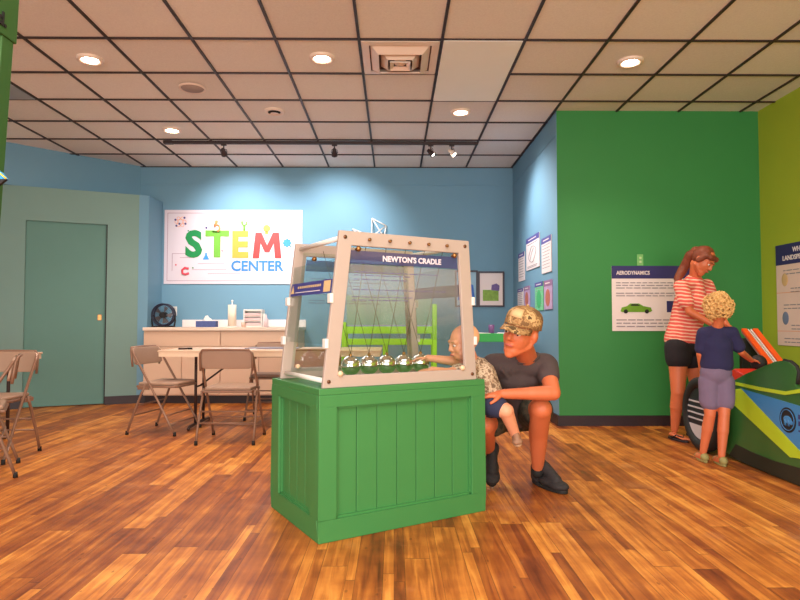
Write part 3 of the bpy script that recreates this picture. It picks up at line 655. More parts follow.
# ============================================================ FOLDING TABLES
def folding_table(x0, x1, y0, y1, label, grp, ztop=.74):
    cx, cy = (x0+x1)/2, (y0+y1)/2; t = thing('folding_table', label, 'table', (cx, cy, 0), group=grp); a, b = (x1-x0)/2, (y1-y0)/2
    MB().box(-a, a, -b, b, ztop-.016, ztop).build('tabletop', TABT, t, bevel=.004)
    k_ = MB(); k_.box(-a+.01, a-.01, -b+.006, -b+.03, ztop-.058, ztop-.016).box(-a+.01, a-.01, b-.03, b-.006, ztop-.058, ztop-.016).box(-a+.006, -a+.03, -b+.03, b-.03, ztop-.058, ztop-.016).box(a-.03, a-.006, -b+.03, b-.03, ztop-.058, ztop-.016)
    k_.build('apron', mat('table_edge', srgb(228, 198, 170), .4), t)
    for s in (-1, 1):
        x = s*(a-.27); q = MB()
        q.tube([(x, -.12, .03), (x, -.12, ztop-.02)], .014, 10); q.build('leg', DARKM, t, True)
        q = MB(); q.tube([(x, .12, .03), (x, .12, ztop-.02)], .014, 10); q.build('leg', DARKM, t, True)
        MB().tube([(x, -b+.06, .012), (x, -b+.1, .028), (x, b-.1, .028), (x, b-.06, .012)], .014, 10).build('foot_bar', DARKM, t, True)
        MB().tube([(x, 0, .38), (x-s*.45, 0, ztop-.03)], .009, 8).tube([(x, -.12, .38), (x, .12, .38)], .009, 8).build('brace', DARKM, t, True)
    return t
folding_table(-2.165, -.12, 5.55, 6.31, 'long beige folding table left of the green box, chairs around it', 'beige folding tables')
folding_table(-4.9, -3.06, 4.99, 5.30, 'beige folding table at the left edge of the photo, mostly cut off', 'beige folding tables')
TZ = .7402
def flat(name, mt, x, y, w, d, h, rz, label, cat, z=TZ):
    o = tag(MB().box(-w/2, w/2, -d/2, d/2, 0, h).build(name, mt, bevel=min(.002, h/3)), label, cat); o.location = (x, y, z); o.rotation_euler = (0, 0, rz); return o
flat('paper_sheet', PAPER, -1.55, 5.86, .45, .28, .003, .1, 'white sheet of paper lying on the table between the two chair backs', 'paper')
flat('clipboard', mat('grey_board', srgb(130, 126, 140), .5), -1.18, 5.95, .5, .3, .01, 0, 'grey flat board lying on the folding table near the green box', 'board')
t = thing('marker', 'dark marker pen on the left end of the folding table', 'pen', (-1.98, 5.72, TZ), (0, 0, .4))
MB().cyl((-.05, 0, .009), (.035, 0, .009), .009).build('barrel', DARKM, t, True); MB().cyl((.036, 0, .009), (.075, 0, .009), .0098).build('pen_cap', BLACK, t, True)

# ============================================================ FOLDING CHAIRS
def make_chair(label):
    """local: sitter faces +y; back at y=0, front foot at y=.42"""
    t = thing('folding_chair', label, 'chair', group='beige metal folding chairs'); r = .0105; hw = .225
    def side(s):
        x = s*hw
        a = MB().tube([(x, .45, .015), (x*.99, .385, .13), (x*.97, .2, .45), (x*.955, .05, .70), (x*.93, .025, .745)], r, 10); a.build('front_leg', CHAIRM, t, True)
        x2 = s*(hw+.008)
        b = MB().tube([(x2, .0, .015), (x2, .035, .12), (x2*.97, .13, .37), (x2*.96, .165, .44)], r, 10); b.build('rear_leg', CHAIRM, t, True)
        MB().lathe([(.0001, 0), (.015, 0), (.013, .035), (.0001, .035)], (x, .452, 0), 12).build('foot_cap', BLACK, t, True)
        MB().lathe([(.0001, 0), (.015, 0), (.013, .035), (.0001, .035)], (x2, -.001, 0), 12).build('foot_cap', BLACK, t, True)
        MB().box(min(s*(hw-.012), s*(hw+.004)), max(s*(hw-.012), s*(hw+.004)), .09, .2, .40, .43).build('hinge', CHAIRM, t, bevel=.002)
    side(-1); side(1)
    MB().tube([(-.22, .358, .175), (.22, .358, .175)], .007, 8).tube([(-.225, .403, .1), (.225, .403, .1)], .007, 8).build('front_stretcher', CHAIRM, t, True)
    MB().tube([(-.23, .045, .17), (.23, .045, .17)], .007, 8).tube([(-.228, .08, .26), (.228, .08, .26)], .007, 8).build('rear_stretcher', CHAIRM, t, True)
    # curved back panel with rounded corners
    k_ = MB(); nx, nz = 16, 8
    for layer in (0, 1):
        for j in range(nz+1):
            v = j/nz
            for i in range(nx+1):
                u_ = -1+2*i/nx; xx = u_*.215; cut = max(0, (abs(v-.5)*2)-.6)/.4
                xx *= 1-.035*cut**2
                yy = .045-.03*v-(1-u_*u_)*.018+layer*.016
                k_.v.append((xx, yy, .615+.155*v-(.012*(abs(u_) > .93) if v > .9 else 0)+(.012*(abs(u_) > .93) if v < .1 else 0)))
    W1 = nx+1; off = W1*(nz+1)
    for j in range(nz):
        for i in range(nx): a_ = j*W1+i; k_.f += [(a_, a_+1, a_+W1+1, a_+W1), (a_+off+W1, a_+off+W1+1, a_+off+1, a_+off)]
    for i in range(nx): k_.f += [(i, i+off, i+1+off, i+1), (nz*W1+i, nz*W1+i+1, nz*W1+i+1+off, nz*W1+i+off)]
    for j in range(nz): k_.f += [(j*W1, (j+1)*W1, (j+1)*W1+off, j*W1+off), (j*W1+nx, j*W1+nx+off, (j+1)*W1+nx+off, (j+1)*W1+nx)]
    k_.build('backrest', SEATM, t, True, .003)
    MB().tube([(-.212, .03, .60), (-.214, .022, .66), (-.212, .012, .74), (-.19, .0, .772), (0, -.012, .776), (.19, .0, .772), (.212, .012, .74), (.214, .022, .66), (.212, .03, .60)], .0095, 8).build('back_frame', CHAIRM, t, True)
    # padded seat
    k_ = MB(); prof = [(-.2, .06), (-.205, .13), (-.205, .34), (-.19, .42), (-.15, .45), (.15, .45), (.19, .42), (.205, .34), (.205, .13), (.2, .06)]
    k_.prism(prof, .415, .435); k_.build('seat_pan', CHAIRM, t, bevel=.006)
    k_ = MB(); k_.prism([(x*.95, .26+(y-.26)*.94) for x, y in prof], .4352, .462); k_.build('seat', SEATM, t, bevel=.011)
    return t
ch = make_chair('beige folding chair with its back to the camera at the middle of the long table')
ch.location = (-1.375, 4.95, 0); ch.rotation_euler = (0, 0, 0)
dup(ch, (-2.325, 5.64, 0), (0, 0, -PI/2-.18), 'beige folding chair in profile at the left end of the long table')
dup(ch, (-.66, 4.93, 0), (0, 0, .0), 'beige folding chair seen through the clear case, back to the camera')
dup(ch, (-1.29, 6.62, 0), (0, 0, PI), 'beige folding chair on the far side of the long table, facing the camera')
dup(ch, (-2.985, 4.74, 0), (0, 0, PI+.04), 'beige folding chair at the left edge, right one of the two there')
dup(ch, (-2.55, 4.14, 0), (0, 0, PI/2+.52), 'beige folding chair nearest the camera at the left edge, cut by the frame')

# ============================================================ GREEN POST AND SIGN, LEFT FOREGROUND
PG = mat('post_green', srgb(50, 92, 38), .6, var=.05)
t = thing('sign_post', 'green wooden post at the left edge carrying a green sign board', 'post', (-1.385, 2.0, 0))
def shx(z): return -1.393+.048*z+1.385
pm = MB(); pm.add([(shx(z)-(.06 if k in (0, 3) else 0), (-.02, -.02, .04, .04)[k], z) for z in (0, 1.952) for k in range(4)], [(0, 1, 2, 3), (4, 5, 6, 7), (0, 1, 5, 4), (1, 2, 6, 5), (2, 3, 7, 6), (3, 0, 4, 7)])
pm.build('post', PG, t, bevel=.003)
bx = -1.295+1.385; pb = MB()
pb.add([(bx-.05, -1.1, 1.952), (bx, -1.1, 1.952), (bx, .05, 1.952), (bx-.05, .05, 1.952), (bx-.05, -1.1, 2.5), (bx+.02, -1.1, 2.5), (bx+.02, .05, 2.5), (bx-.05, .05, 2.5)], [(0, 1, 2, 3), (4, 5, 6, 7), (0, 1, 5, 4), (1, 2, 6, 5), (2, 3, 7, 6), (3, 0, 4, 7)])
pb.build('sign_board', PG, t, bevel=.003)
text_mb('d.', .062, .002, .002, 'RIGHT', T(bx+.0045, -.012, 1.998) @ M3(Vector((0, 1, 0)), Vector((.036, 0, 1)).normalized(), Vector((1, 0, -.036)).normalized())).build('lettering', BLACK, t)
# kite-like ornament on the post
p = at(4, 181, 2.0)
t = thing('paper_kite', 'small blue, yellow and black kite-shaped ornament hung on the green post', 'ornament', (-1.30, 1.975, p.z))
MB().prism([(-.03, .015), (-.01, .035), (.015, .022), (.032, 0), (-.03, 0)], -.006, .006, Matrix.Rotation(PI/2, 4, 'X')).build('blue_panel', mat('kite_blue', srgb(30, 150, 210), .4), t)
MB().prism([(-.03, 0), (.032, 0), (.005, -.022), (-.03, -.045)], -.006, .006, Matrix.Rotation(PI/2, 4, 'X')).build('black_panel', BLACK, t)
MB().tube([(-.008, -.008, .034), (.033, -.008, .0)], .0025, 6).build('yellow_edge', mat('kite_yellow', srgb(230, 200, 30), .4), t, True)

# ============================================================ GREEN BOX WITH NEWTON'S CRADLE CASE
AN = math.radians(30.2); BA = Vector((-.339, 2.748, 0)); UU = Vector((math.cos(AN), math.sin(AN), 0)); WW = Vector((-UU.y, UU.x, 0))
LL, DD, BH = .955, .65, .695
t = thing('display_box', 'green painted panelled wooden box carrying the clear cradle case', 'display stand', BA, (0, 0, AN))
st = .075
def panel_face(M, L, name):
    f = MB(); f.box(0, L, 0, .022, BH-.085, BH-.03, M).box(0, L, 0, .022, 0.0005, .1, M).box(0, st+.015, 0, .022, .1, BH-.085, M).box(L-st-.015, L, 0, .022, .1, BH-.085, M)
    f.build(name, BOXG, t, bevel=.003)
    n = max(3, round((L-2*st)/.115)); w = (L-2*st-.03)/n; q = MB()
    for i in range(n): q.box(st+.015+w*i+.0015, st+.015+w*(i+1)-.0015, .022, .034, .1, BH-.085, M)
    q.build('plank_panel', BOXG, t, bevel=.002)
    # small moulding
    m2 = MB(); a, b, c, d = st+.015, L-st-.015, .1, BH-.085
    m2.box(a, b, .012, .023, c, c+.01, M).box(a, b, .012, .023, d-.01, d, M).box(a, a+.01, .012, .023, c, d, M).box(b-.01, b, .012, .023, c, d, M); m2.build('moulding', BOXG, t)
panel_face(Matrix.Identity(4), LL, 'front_frame')
panel_face(Matrix.Translation((0, DD-.023, 0)) @ RZ(-PI/2) @ Matrix.Translation((0, 0, 0)), DD-.046, 'side_frame')
panel_face(Matrix.Translation((LL, .023, 0)) @ RZ(PI/2), DD-.046, 'side_frame')
panel_face(Matrix.Translation((LL, DD, 0)) @ RZ(PI), LL, 'rear_frame')
MB().box(.001, LL-.001, .001, DD-.001, BH-.03, BH).build('box_top', BOXG, t, bevel=.003)
MB().box(.04, LL-.04, .04, DD-.04, .0, BH-.031).build('inner_core', mat('core_green', srgb(30, 100, 50), .8), t)

# the case: two upright trapezoid frames joined by rods, acrylic panels
CH_ = .735; z0 = BH+.0005; LL, DD = .93, .605
t = thing('cradle_case', "beige trapezoid case with clear panels around a Newton's cradle, on the green box", 'display case', BA+Vector((0, 0, z0)), (0, 0, AN))
b0, b1, t0, t1 = .022, LL-.022, .105, LL-.07; pw, tb, bb_ = .07, .068, .055
def trap(y, nm):
    k_ = MB(); O = [(b0, 0), (b1, 0), (t1, CH_), (t0, CH_)]
    li = lambda z: b0+(t0-b0)*z/CH_; ri = lambda z: b1+(t1-b1)*z/CH_
    I = [(li(bb_)+pw, bb_), (ri(bb_)-pw, bb_), (ri(CH_-tb)-pw, CH_-tb), (li(CH_-tb)+pw, CH_-tb)]
    vs = [(x, yy, z) for yy in (y, y+.02) for x, z in O+I]; fs = []
    for i in range(4):
        j = (i+1) % 4; fs += [(i, j, 4+j, 4+i), (8+i, 12+i, 12+j, 8+j), (i, 8+i, 8+j, j), (4+i, 4+j, 12+j, 12+i)]
    k_.add(vs, fs); return k_.build(nm, HDPE, t, bevel=.003), I, li, ri
f1, I, li, ri = trap(.012, 'front_frame'); f2, _, _, _ = trap(DD-.032, 'rear_frame')
for (x, z) in ((b0+.03, .03), (b1-.03, .03), (t0+.028, CH_-.03), (t1-.028, CH_-.03)):
    MB().cyl((x, .03, z), (x, DD-.03, z), .0125).build('tie_rod', WHITE, t, True)
    for y in (.008, DD-.012): MB().cyl((x, y, z), (x, y+.006, z), .009).build('screw_head', BROWNM, t, True)
# string bolts
SB = [.26+.1135*k-.0 for k in range(5)]; SBALL = [.30+.108*k for k in range(5)]
for s in SB:
    for y in (0., DD-.012): MB().cyl((s, y, CH_-.035), (s, y+.012, CH_-.035), .0075).cyl((s+.0, y+.002, CH_-.035), (s-.008, y-.012 if y < .1 else y+.02, CH_-.041), .005, n=8).build('string_bolt', BRASS, t, True)
# acrylic panels: front and rear behind the frames, sides partial with clips
def panel(y, nm):
    k_ = MB(); m = .02; P = [(I[0][0]-m, I[0][1]-m), (I[1][0]+m, I[1][1]-m), (I[2][0]+m, I[2][1]+m), (I[3][0]-m, I[3][1]+m)]
    k_.add([(x, yy, z) for yy in (y, y+.004) for x, z in P], [(0, 1, 2, 3), (4, 7, 6, 5), (0, 1, 5, 4), (1, 2, 6, 5), (2, 3, 7, 6), (3, 0, 4, 7)])
    pn = k_.build(nm, ACR, t)
    q0 = CH_-.255; f = MB(); z1_, z0_ = CH_-.155, CH_-.50; yy = y-.0012 if y < .3 else y+.0052
    f.add([(li(z0_)+pw+.002, yy, z0_), (ri(z0_)-pw-.002, yy, z0_), (ri(z1_)-pw-.002, yy, z1_), (li(z1_)+pw+.002, yy, z1_)], [(0, 1, 2, 3)])
    f.build('haze_film', film('white_film_'+nm, srgb(238, 226, 226), (.16 if y < .3 else .1), CH_-.47, CH_-.28), pn)  # whitish reflection haze on the acrylic, painted as a fading white sheet
    h = MB(); za, zb = CH_-.15, CH_-.088
    h.add([(li(za)+pw+.002, yy, za), (ri(za)-pw-.002, yy, za), (ri(zb)-pw-.002, yy, zb), (li(zb)+pw+.002, yy, zb)], [(0, 1, 2, 3)])
    h.build('header_film', film('navy_film_'+nm, srgb(64, 60, 110), .76), pn)
    Mx = T(.52, yy-.001, (za+zb)/2-.002) @ Matrix.Rotation(PI/2, 4, 'X') if y < .3 else T(.475, yy+.001, (za+zb)/2) @ RZ(PI) @ Matrix.Rotation(PI/2, 4, 'X')
    text_mb("NEWTON'S CRADLE", .038, .0006, .0012, 'CENTER', Mx, 1.0).build('title_lettering', mat('cream_print', srgb(230, 215, 225), .6), pn)
    tx = MB()
    for zz in (.19, .205, .225, .275, .31, .325): 
        x = li(CH_-zz)+pw+.04; e = .42+.3*random.random()
        while x < e: w = .02+.03*random.random(); tx.box(x, x+w, yy-.0008, yy-.0002, CH_-zz-.002, CH_-zz+.002); x += w+.008
    tx.build('text_lines', film('grey_film', srgb(120, 110, 150), .6), pn)
    return pn
pf = panel(.034, 'front_panel'); pb = panel(DD-.038, 'rear_panel')
for s, (x_, nm) in ((-1, (0, 'l')), (1, (0, 'r'))):
    edge = li if s < 0 else ri
    za, zb = .20, .60; xa_, xb_ = edge(za)+s*-.0+(.006 if s < 0 else -.006), edge(zb)+(.006 if s < 0 else -.006)
    k_ = MB(); k_.add([(xa_-.002, .034, za), (xa_+.002, .034, za), (xb_+.002, .034, zb), (xb_-.002, .034, zb), (xa_-.002, DD-.034, za), (xa_+.002, DD-.034, za), (xb_+.002, DD-.034, zb), (xb_-.002, DD-.034, zb)],
        [(0, 1, 2, 3), (4, 7, 6, 5), (0, 1, 5, 4), (1, 2, 6, 5), (2, 3, 7, 6), (3, 0, 4, 7)])
    pn = k_.build('side_panel', ACR, t)
    # diagonal blue label on the panel
    Y0, Y1 = .0, DD-.01; zc = .475
    def SP(y, z, o): x = edge(z)+(.006 if s < 0 else -.006)+s*o; return (x, y, z)
    lb = MB(); lb.add([SP(Y1, zc-.033, .004), SP(.036, zc-.033, .004), SP(.036, zc+.033, .004), SP(Y1-.03, zc+.033, .004)], [(0, 1, 2, 3)])
    lb.build('label_strip', film('label_indigo', srgb(66, 60, 140), .97), pn)
    q = MB()
    for ya, yb, da, db in ((.47, .36, .004, .016), (.34, .16, .004, .016)):
        y = ya
        while y > yb: q.add([SP(y, zc+da, .0055), SP(y-.018, zc+da, .0055), SP(y-.018, zc+db, .0055), SP(y, zc+db, .0055)], [(0, 1, 2, 3)]); y -= .026
    q.build('label_text', mat('label_gold', srgb(220, 190, 140), .6), pn)
    q = MB().add([SP(.5, zc-.018, .0055), SP(.17, zc-.018, .0055), SP(.17, zc-.014, .0055), SP(.5, zc-.014, .0055)], [(0, 1, 2, 3)]); q.build('label_rule', PAPER, pn)
    q = MB().add([SP(.13, zc-.026, .0055), SP(.05, zc-.026, .0055), SP(.05, zc+.028, .0055), SP(.13, zc+.028, .0055)], [(0, 1, 2, 3)]).add([SP(.565, zc-.02, .0055), SP(.515, zc-.02, .0055), SP(.54, zc+.025, .0055)], [(0, 1, 2)]); q.build('label_emblem', mat('label_gold', (0, 0, 0, 1)), pn)
    for y in (.014, DD-.03):
        for z in (.205, .415):
            xx = edge(z); MB().box(min(xx-s*.004, xx+s*.014), max(xx-s*.004, xx+s*.014), y-.008, y+.026, z-.022, z+.022).build('panel_clip', WHITE, t, bevel=.003)
# knobs: brass above, pale wood below, on front and rear frames and near the sides
WOODK = mat('knob_wood', srgb(232, 196, 160), .5)
def knob(x, y, z, m, s):
    dy = -.012 if s < 0 else .012
    MB().cyl((x, y, z), (x, y+dy*1.5, z), .007, n=12).ell((x, y+dy*2, z), .0135, n=14, m=8).build('knob', m, t, True)
for y, s in ((.034, -1), (DD-.034, -1)):
    knob(I[3][0]+.035, y, CH_-.083, BRASS, s); knob(I[2][0]-.03, y, CH_-.083, BRASS, s)
    knob(I[0][0]+.012, y, .064, WOODK, s); knob(I[1][0]-.02, y, .064, WOODK, s)
# cradle balls: separate swinging balls with strings
for i, s in enumerate(SBALL):
    lab = ['first', 'second', 'third', 'fourth', 'fifth'][i]
    bt = thing('cradle_ball', "polished steel ball hanging inside the clear case, %s from the left" % lab, 'ball', BA+Vector((0, 0, z0))+UU*s+WW*.29+Vector((0, 0, .078)), (0, 0, AN), "balls of the Newton's cradle")
    MB().ell((0, 0, 0), .052, n=32, m=20).build('ball', CHROME, bt, True)
    MB().cyl((0, 0, .05), (0, 0, .062), .009).build('eyelet', BRASS, bt, True)
    dx = SB[i]-s; top = CH_-.035-.078
    for yy in (-.255, .27): MB().cyl((0, 0, .06), (dx, yy, top), .0016, n=6).build('string', DARKM, bt)

# ============================================================ RACER (green soap-box car)
VX = 2.46
def VP(u, v): p = atX(u, v, VX); return (p.y, p.z)
vo = Vector((2.9, 3.6, 0))
t = thing('soapbox_racer', 'green racer with blue and lime stripes and round black emblem at the right edge', 'racing car', vo)
MV = Matrix(((0, 0, 1, 0), (1, 0, 0, 0), (0, 1, 0, 0), (0, 0, 0, 1)))     # poly (Y,z), extrude along X
def vprism(poly, x0, x1, nm, m, bev=0, par=None):
    return MB().prism(poly, x0, x1, MV).build(nm, m, par or t, bevel=bev, base=vo)
VG = mat('racer_green', srgb(46, 98, 44), .35, var=.12, scale=2.5, coat=.3); VDK = mat('racer_dark', srgb(34, 36, 26), .5)
VLM = mat('racer_lime', srgb(178, 204, 40), .4); VBL = mat('racer_blue', srgb(58, 130, 190), .4, var=.05); VRED = mat('racer_red', srgb(214, 44, 26), .45, var=.05)
front = [VP(722, 388), VP(728, 384), VP(735, 379.5), VP(745, 374), VP(757, 369), VP(766, 365), VP(775, 361.5), VP(782, 360.5), VP(789, 362), VP(794.5, 366.5), VP(796.5, 372), VP(795.5, 379), VP(795, 384), VP(797.5, 388)]
yr = front[-1][0]; zr = front[-1][1]
rear = [(yr-.12, zr+.005), (3.05, zr+.02), (2.78, zr+.22), (2.55, zr+.24), (2.35, zr+.05), (2.2, .5), (2.2, .16)]
low = [(3.0, .10), VP(800, 487), VP(775, 477), VP(750, 466), VP(728, 456), VP(716, 440), VP(714, 420)]
low = [(y, max(.03, z)) for y, z in low]
side_poly = front+rear+low
vprism(side_poly, VX, VX+.03, 'side_panel', VG, .004); vprism(side_poly, VX+.86, VX+.89, 'side_panel', VG, .004)
# black outline edge strip
ed = [(VX+.015, y, z) for y, z in front[7:-1]]
MB().tube(ed, .012, 8).build('edge_trim', BLACK, t, True, base=vo)
def decal(pts, nm, m, d=.004): return vprism([VP(*p) for p in pts], VX-d, VX+.001, nm, m)
decal([(736, 444), (752, 452), (775, 461), (800, 468), (812, 471), (812, 491), (800, 486), (775, 476), (750, 465.5), (729, 455.5)], 'dark_skirt', VDK, .003)
decal([(734, 381.5), (760, 387), (786, 391.5), (800, 389), (812, 387), (812, 391), (800, 393), (786, 395), (760, 390.5), (734, 384.5)], 'lime_line', VLM, .006)
decal([(741.5, 388.5), (760, 394), (800, 406), (815, 410), (815, 462), (800, 450.3)], 'blue_field', VBL, .004)
decal([(732, 389.7), (741.5, 388.5), (800, 450.3), (815, 464), (815, 470), (800, 458.5), (790.7, 457.3), (732, 402.5)], 'lime_band', VLM, .005)
cy_, cz_ = VP(788.5, 420); rr_ = .078
MB().cyl((VX-.004, cy_, cz_), (VX-.0065, cy_, cz_), rr_, n=32).build('emblem_disc', BLACK, t, base=vo)
MB().tube([(VX-.008, cy_+math.cos(q)*.064, cz_+math.sin(q)*.064) for q in [2*PI*i/32 for i in range(32)]], .0025, 6, True).ell((VX-.007, cy_, cz_+.002), (.003, .04, .024)).ell((VX-.007, cy_-.034, cz_-.012), (.003, .018, .014)).box(VX-.010, VX-.006, cy_+.012, cy_+.032, cz_-.036, cz_).box(VX-.010, VX-.006, cy_-.02, cy_-.004, cz_-.036, cz_).build('emblem_mark', VBL, t, True, base=vo)
q = MB()
for k, (dz, n_l) in enumerate(((.035, 5), (-.005, 5), (-.05, 7))):
    for i in range(n_l):
        y = cy_-.1-i*(.05 if k < 2 else .03); q.box(VX-.006, VX-.0035, y-(.038 if k < 2 else .02), y, cz_+dz-(.014 if k < 2 else .005), cz_+dz+(.014 if k < 2 else .005))
q.build('emblem_wordmark', NAVY, t, base=vo)
# body between the panels
vprism([(4.38, .14), (4.45, .5), (4.3, .6), (4.1, .64), (3.75, .6), (3.7, .45), (2.9, .42), (2.7, .62), (2.4, .62), (2.3, .2)], VX+.03, VX+.86, 'body', VDK)
vprism([(3.72, .58), (3.6, .66), (3.5, .66), (3.46, .5), (3.0, .46), (2.85, .75), (2.75, .75), (2.72, .4), (3.7, .4)], VX+.032, VX+.858, 'seat', VRED, .01)
# hood ramp: orange rails on a grey board
def P3(x, y, z): return Vector((x, y, z))
ra, rb = P3(2.865, 4.86, .935), P3(2.865, 4.46, .63); dv = (rb-ra).normalized(); upn = dv.cross(Vector((1, 0, 0)))
if upn.z < 0: upn = -upn
RW = .62; MR = Matrix.Translation(ra) @ M3(Vector((1, 0, 0)), dv, upn if True else upn)
ln = (rb-ra).length; ORG = mat('track_orange', srgb(240, 90, 30), .4, var=.05)
rp = MB().box(-.05, .065, 0, ln, -.02, 0, MR).build('ramp_board', mat('ramp_grey', srgb(150, 130, 125), .4), t, base=vo)
MB().box(-.056, -.015, 0, ln, 0.0, .018, MR).build('ramp_rail', ORG, rp, bevel=.002, base=vo)
MB().box(.034, .075, 0, ln, 0.0, .018, MR).build('ramp_rail', ORG, rp, bevel=.002, base=vo)
MB().box(-.003, .002, 0, ln, 0.0, .012, MR).box(.02, .025, 0, ln, 0, .012, MR).build('ramp_groove', WHITE, rp, base=vo)
MB().box(2.78, 2.93, 4.80, 4.84, .45, .87).build('ramp_support', VDK, t, base=vo)
vprism([(4.5, .42), (4.52, .62), (4.42, .66), (4.2, .60), (4.2, .42)], VX+.04, VX+.30, 'nose_pad', VRED, .01)
MB().ell((2.68, 4.42, .70), (.05, .07, .06)).build('steering_pod', BLACK, t, True, base=vo)
# wheels
def wheel(x, y, s=1):
    r = .285; wt = MB(); M = Matrix(((0, 0, 1, 0), (1, 0, 0, 0), (0, 1, 0, 0), (0, 0, 0, 1)))
    wt.lathe([(r*.72, -.03), (r*.93, -.035), (r, -.022), (r, .022), (r*.93, .035), (r*.72, .03), (r*.72, -.03)], (x, y, r), 40, M); wo = wt.build('wheel', BLACK, t, True, base=vo)
    MB().lathe([(.0001, -.02), (r*.73, -.02), (r*.73, .02), (.0001, .02)], (x, y, r), 40, M).build('wheel_disc', mat('wheel_navy', srgb(34, 30, 44), .4), wo, False, base=vo)
    q = MB(); R2 = r*.68
    for z, hh in ((.09, .006), (.045, .006), (0.0, .006), (-.045, .006)):
        ww = math.sqrt(R2*R2-z*z); q.box(x-.0225*s-.002, x-.0225*s+.002, y-ww, y+ww, r+z-hh, r+z+hh)
    n = 14; a0 = math.asin(-.09/R2)
    pl = [(y+R2*math.cos(a), r+R2*math.sin(a)) for a in [(-PI-a0)+(a0-(-PI-a0))*i/n for i in range(n+1)]]
    q.prism(pl, x-.0225*s-.002, x-.0225*s+.002, MV); q.build('wheel_stripes', mat('wheel_silver', srgb(190, 184, 190), .4), wo, base=vo)
wheel(2.40, 4.69); wheel(3.40, 4.69, -1); wheel(3.40, 2.6, -1)
MB().cyl((2.43, 4.69, .285), (3.37, 4.69, .285), .02).build('axle', DARKM, t, True, base=vo)
MB().box(2.6, 3.2, 4.3, 4.75, .2, .34).build('nose_block', VDK, t, bevel=.02, base=vo)

# ============================================================ PEOPLE
def head_frame(fwd, up):
    f = Vector(fwd).normalized(); u = Vector(up); u = (u-f*u.dot(f)).normalized(); r = f.cross(u); return M3(r, f, u)
def add_head(mb, c, M, s=1, baby=False, ear=True):
    c = Vector(c); P = lambda x, y, z: c+(M@Vector((x*s, y*s, z*s)))
    E = lambda p, r: mb.ell(P(*p), tuple(q*s for q in r), M.to_3x3(), 20, 14)
    E((0, -.012, .03), (.076, .094, .088)); E((0, .02, -.02), (.066, .072, .085))
    if baby: E((0, .035, -.06), (.056, .05, .042)); E((.04, .045, -.045), (.026, .026, .028)); E((-.04, .045, -.045), (.026, .026, .028))
    else: E((0, .045, -.082), (.042, .042, .034)); E((0, .066, -.103), (.024, .021, .018)); mb.cap(P(-.055, .0, -.05), P(-.02, .055, -.09), .022*s, .018*s); mb.cap(P(.055, .0, -.05), P(.02, .055, -.09), .022*s, .018*s)
    [E((q*.036, .062-(0 if baby else .006), -.022), (.026, .022, .024) if baby else (.021, .018, .024)) for q in (-1, 1)]      # cheeks
    mb.cap(P(-.042, .073, .024), P(.042, .073, .024), .013*s, .013*s)                          # brow
    n = .7 if baby else 1
    mb.cap(P(0, .084, .018), P(0, .084+.018*n, -.02), .009*s, .013*s); E((.012, .09, -.025), (.009, .01, .008)); E((-.012, .09, -.025), (.009, .01, .008))
    E((0, .083, -.052), (.024, .012, .011)); E((0, .079, -.062), (.02, .012, .008))
    if ear:
        for q in (-1, 1): E((q*.078, -.008, -.002), (.011, .02, .03)); E((q*.076, -.002, -.025), (.008, .01, .012))
def face(parent, base, c, M, s=1, brow=None, baby=False, dy=0.0):
    c = Vector(c); P = lambda x, y, z: c+(M@Vector((x*s, y*s, z*s))); m3 = M.to_3x3()
    for q in (-1, 1):
        e = MB().ell(P(q*.031, .077+dy, .006), tuple(k*s for k in (.0135, .009, .0075)), m3).build('eye', EYEW, parent, True, base=base)
        MB().ell(P(q*.031, .0845+dy, .005), tuple(k*s for k in (.006, .0035, .006)), m3).build('iris', EYED, e, True, base=base)
        if brow: MB().tube([P(q*.016, .0875+dy, .027), P(q*.032, .0875+dy, .031), P(q*.048, .078+dy, .027)], .0035*s, 6).build('eyebrow', brow, parent, True, base=base)
    MB().tube([P(-.022, .09+dy, -.056), P(-.008, .0955+dy, -.053), P(.008, .0955+dy, -.053), P(.022, .09+dy, -.056)], [.003*s, .0055*s, .0055*s, .003*s], 8).build('lips', LIP, parent, True, base=base)
def hand(mb, wrist, d, palm, s=1, curl=.5, left=True, wide=1.0):
    """d: direction to the fingers, palm: palm normal"""
    w = Vector(wrist); d = Vector(d).normalized(); n = Vector(palm); n = (n-d*n.dot(d)).normalized(); x = d.cross(n)*(1 if left else -1)   # x: towards the thumb side
    k0 = w+d*.08*s
    mb.cap(w, w+d*.03*s, .026*s, .03*s, x, .62, .55)
    for q in (-.028, -.009, .01, .028): mb.cap(w+d*.015*s+x*q*.6*s, k0+x*q*s*wide, .014*s, .0115*s)
    for q, ln in ((-.031, .062), (-.0105, .076), (.011, .082), (.032, .074)):
        p = k0+x*q*s*wide; a = 0; seg = (.45, .32, .26); dd = d+x*q*2.2*wide
        for i, f in enumerate(seg):
            a += curl*(.5 if i == 0 else .9); v = (dd*math.cos(a)+n*math.sin(a)).normalized(); p2 = p+v*ln*f*s
            r0 = (.0092, .0085, .0078)[i]*s; mb.cap(p, p2, r0, r0*.93, n=12, m=3); p = p2
    p = w+d*.022*s+x*.026*s; v = (d*.65+x*.75+n*.3).normalized(); p2 = p+v*.036*s; mb.cap(p, p2, .0135*s, .011*s, n=12, m=3)
    v = (d*.9+x*.3+n*.5).normalized(); p3 = p2+v*.032*s; mb.cap(p2, p3, .0105*s, .009*s, n=12, m=3)
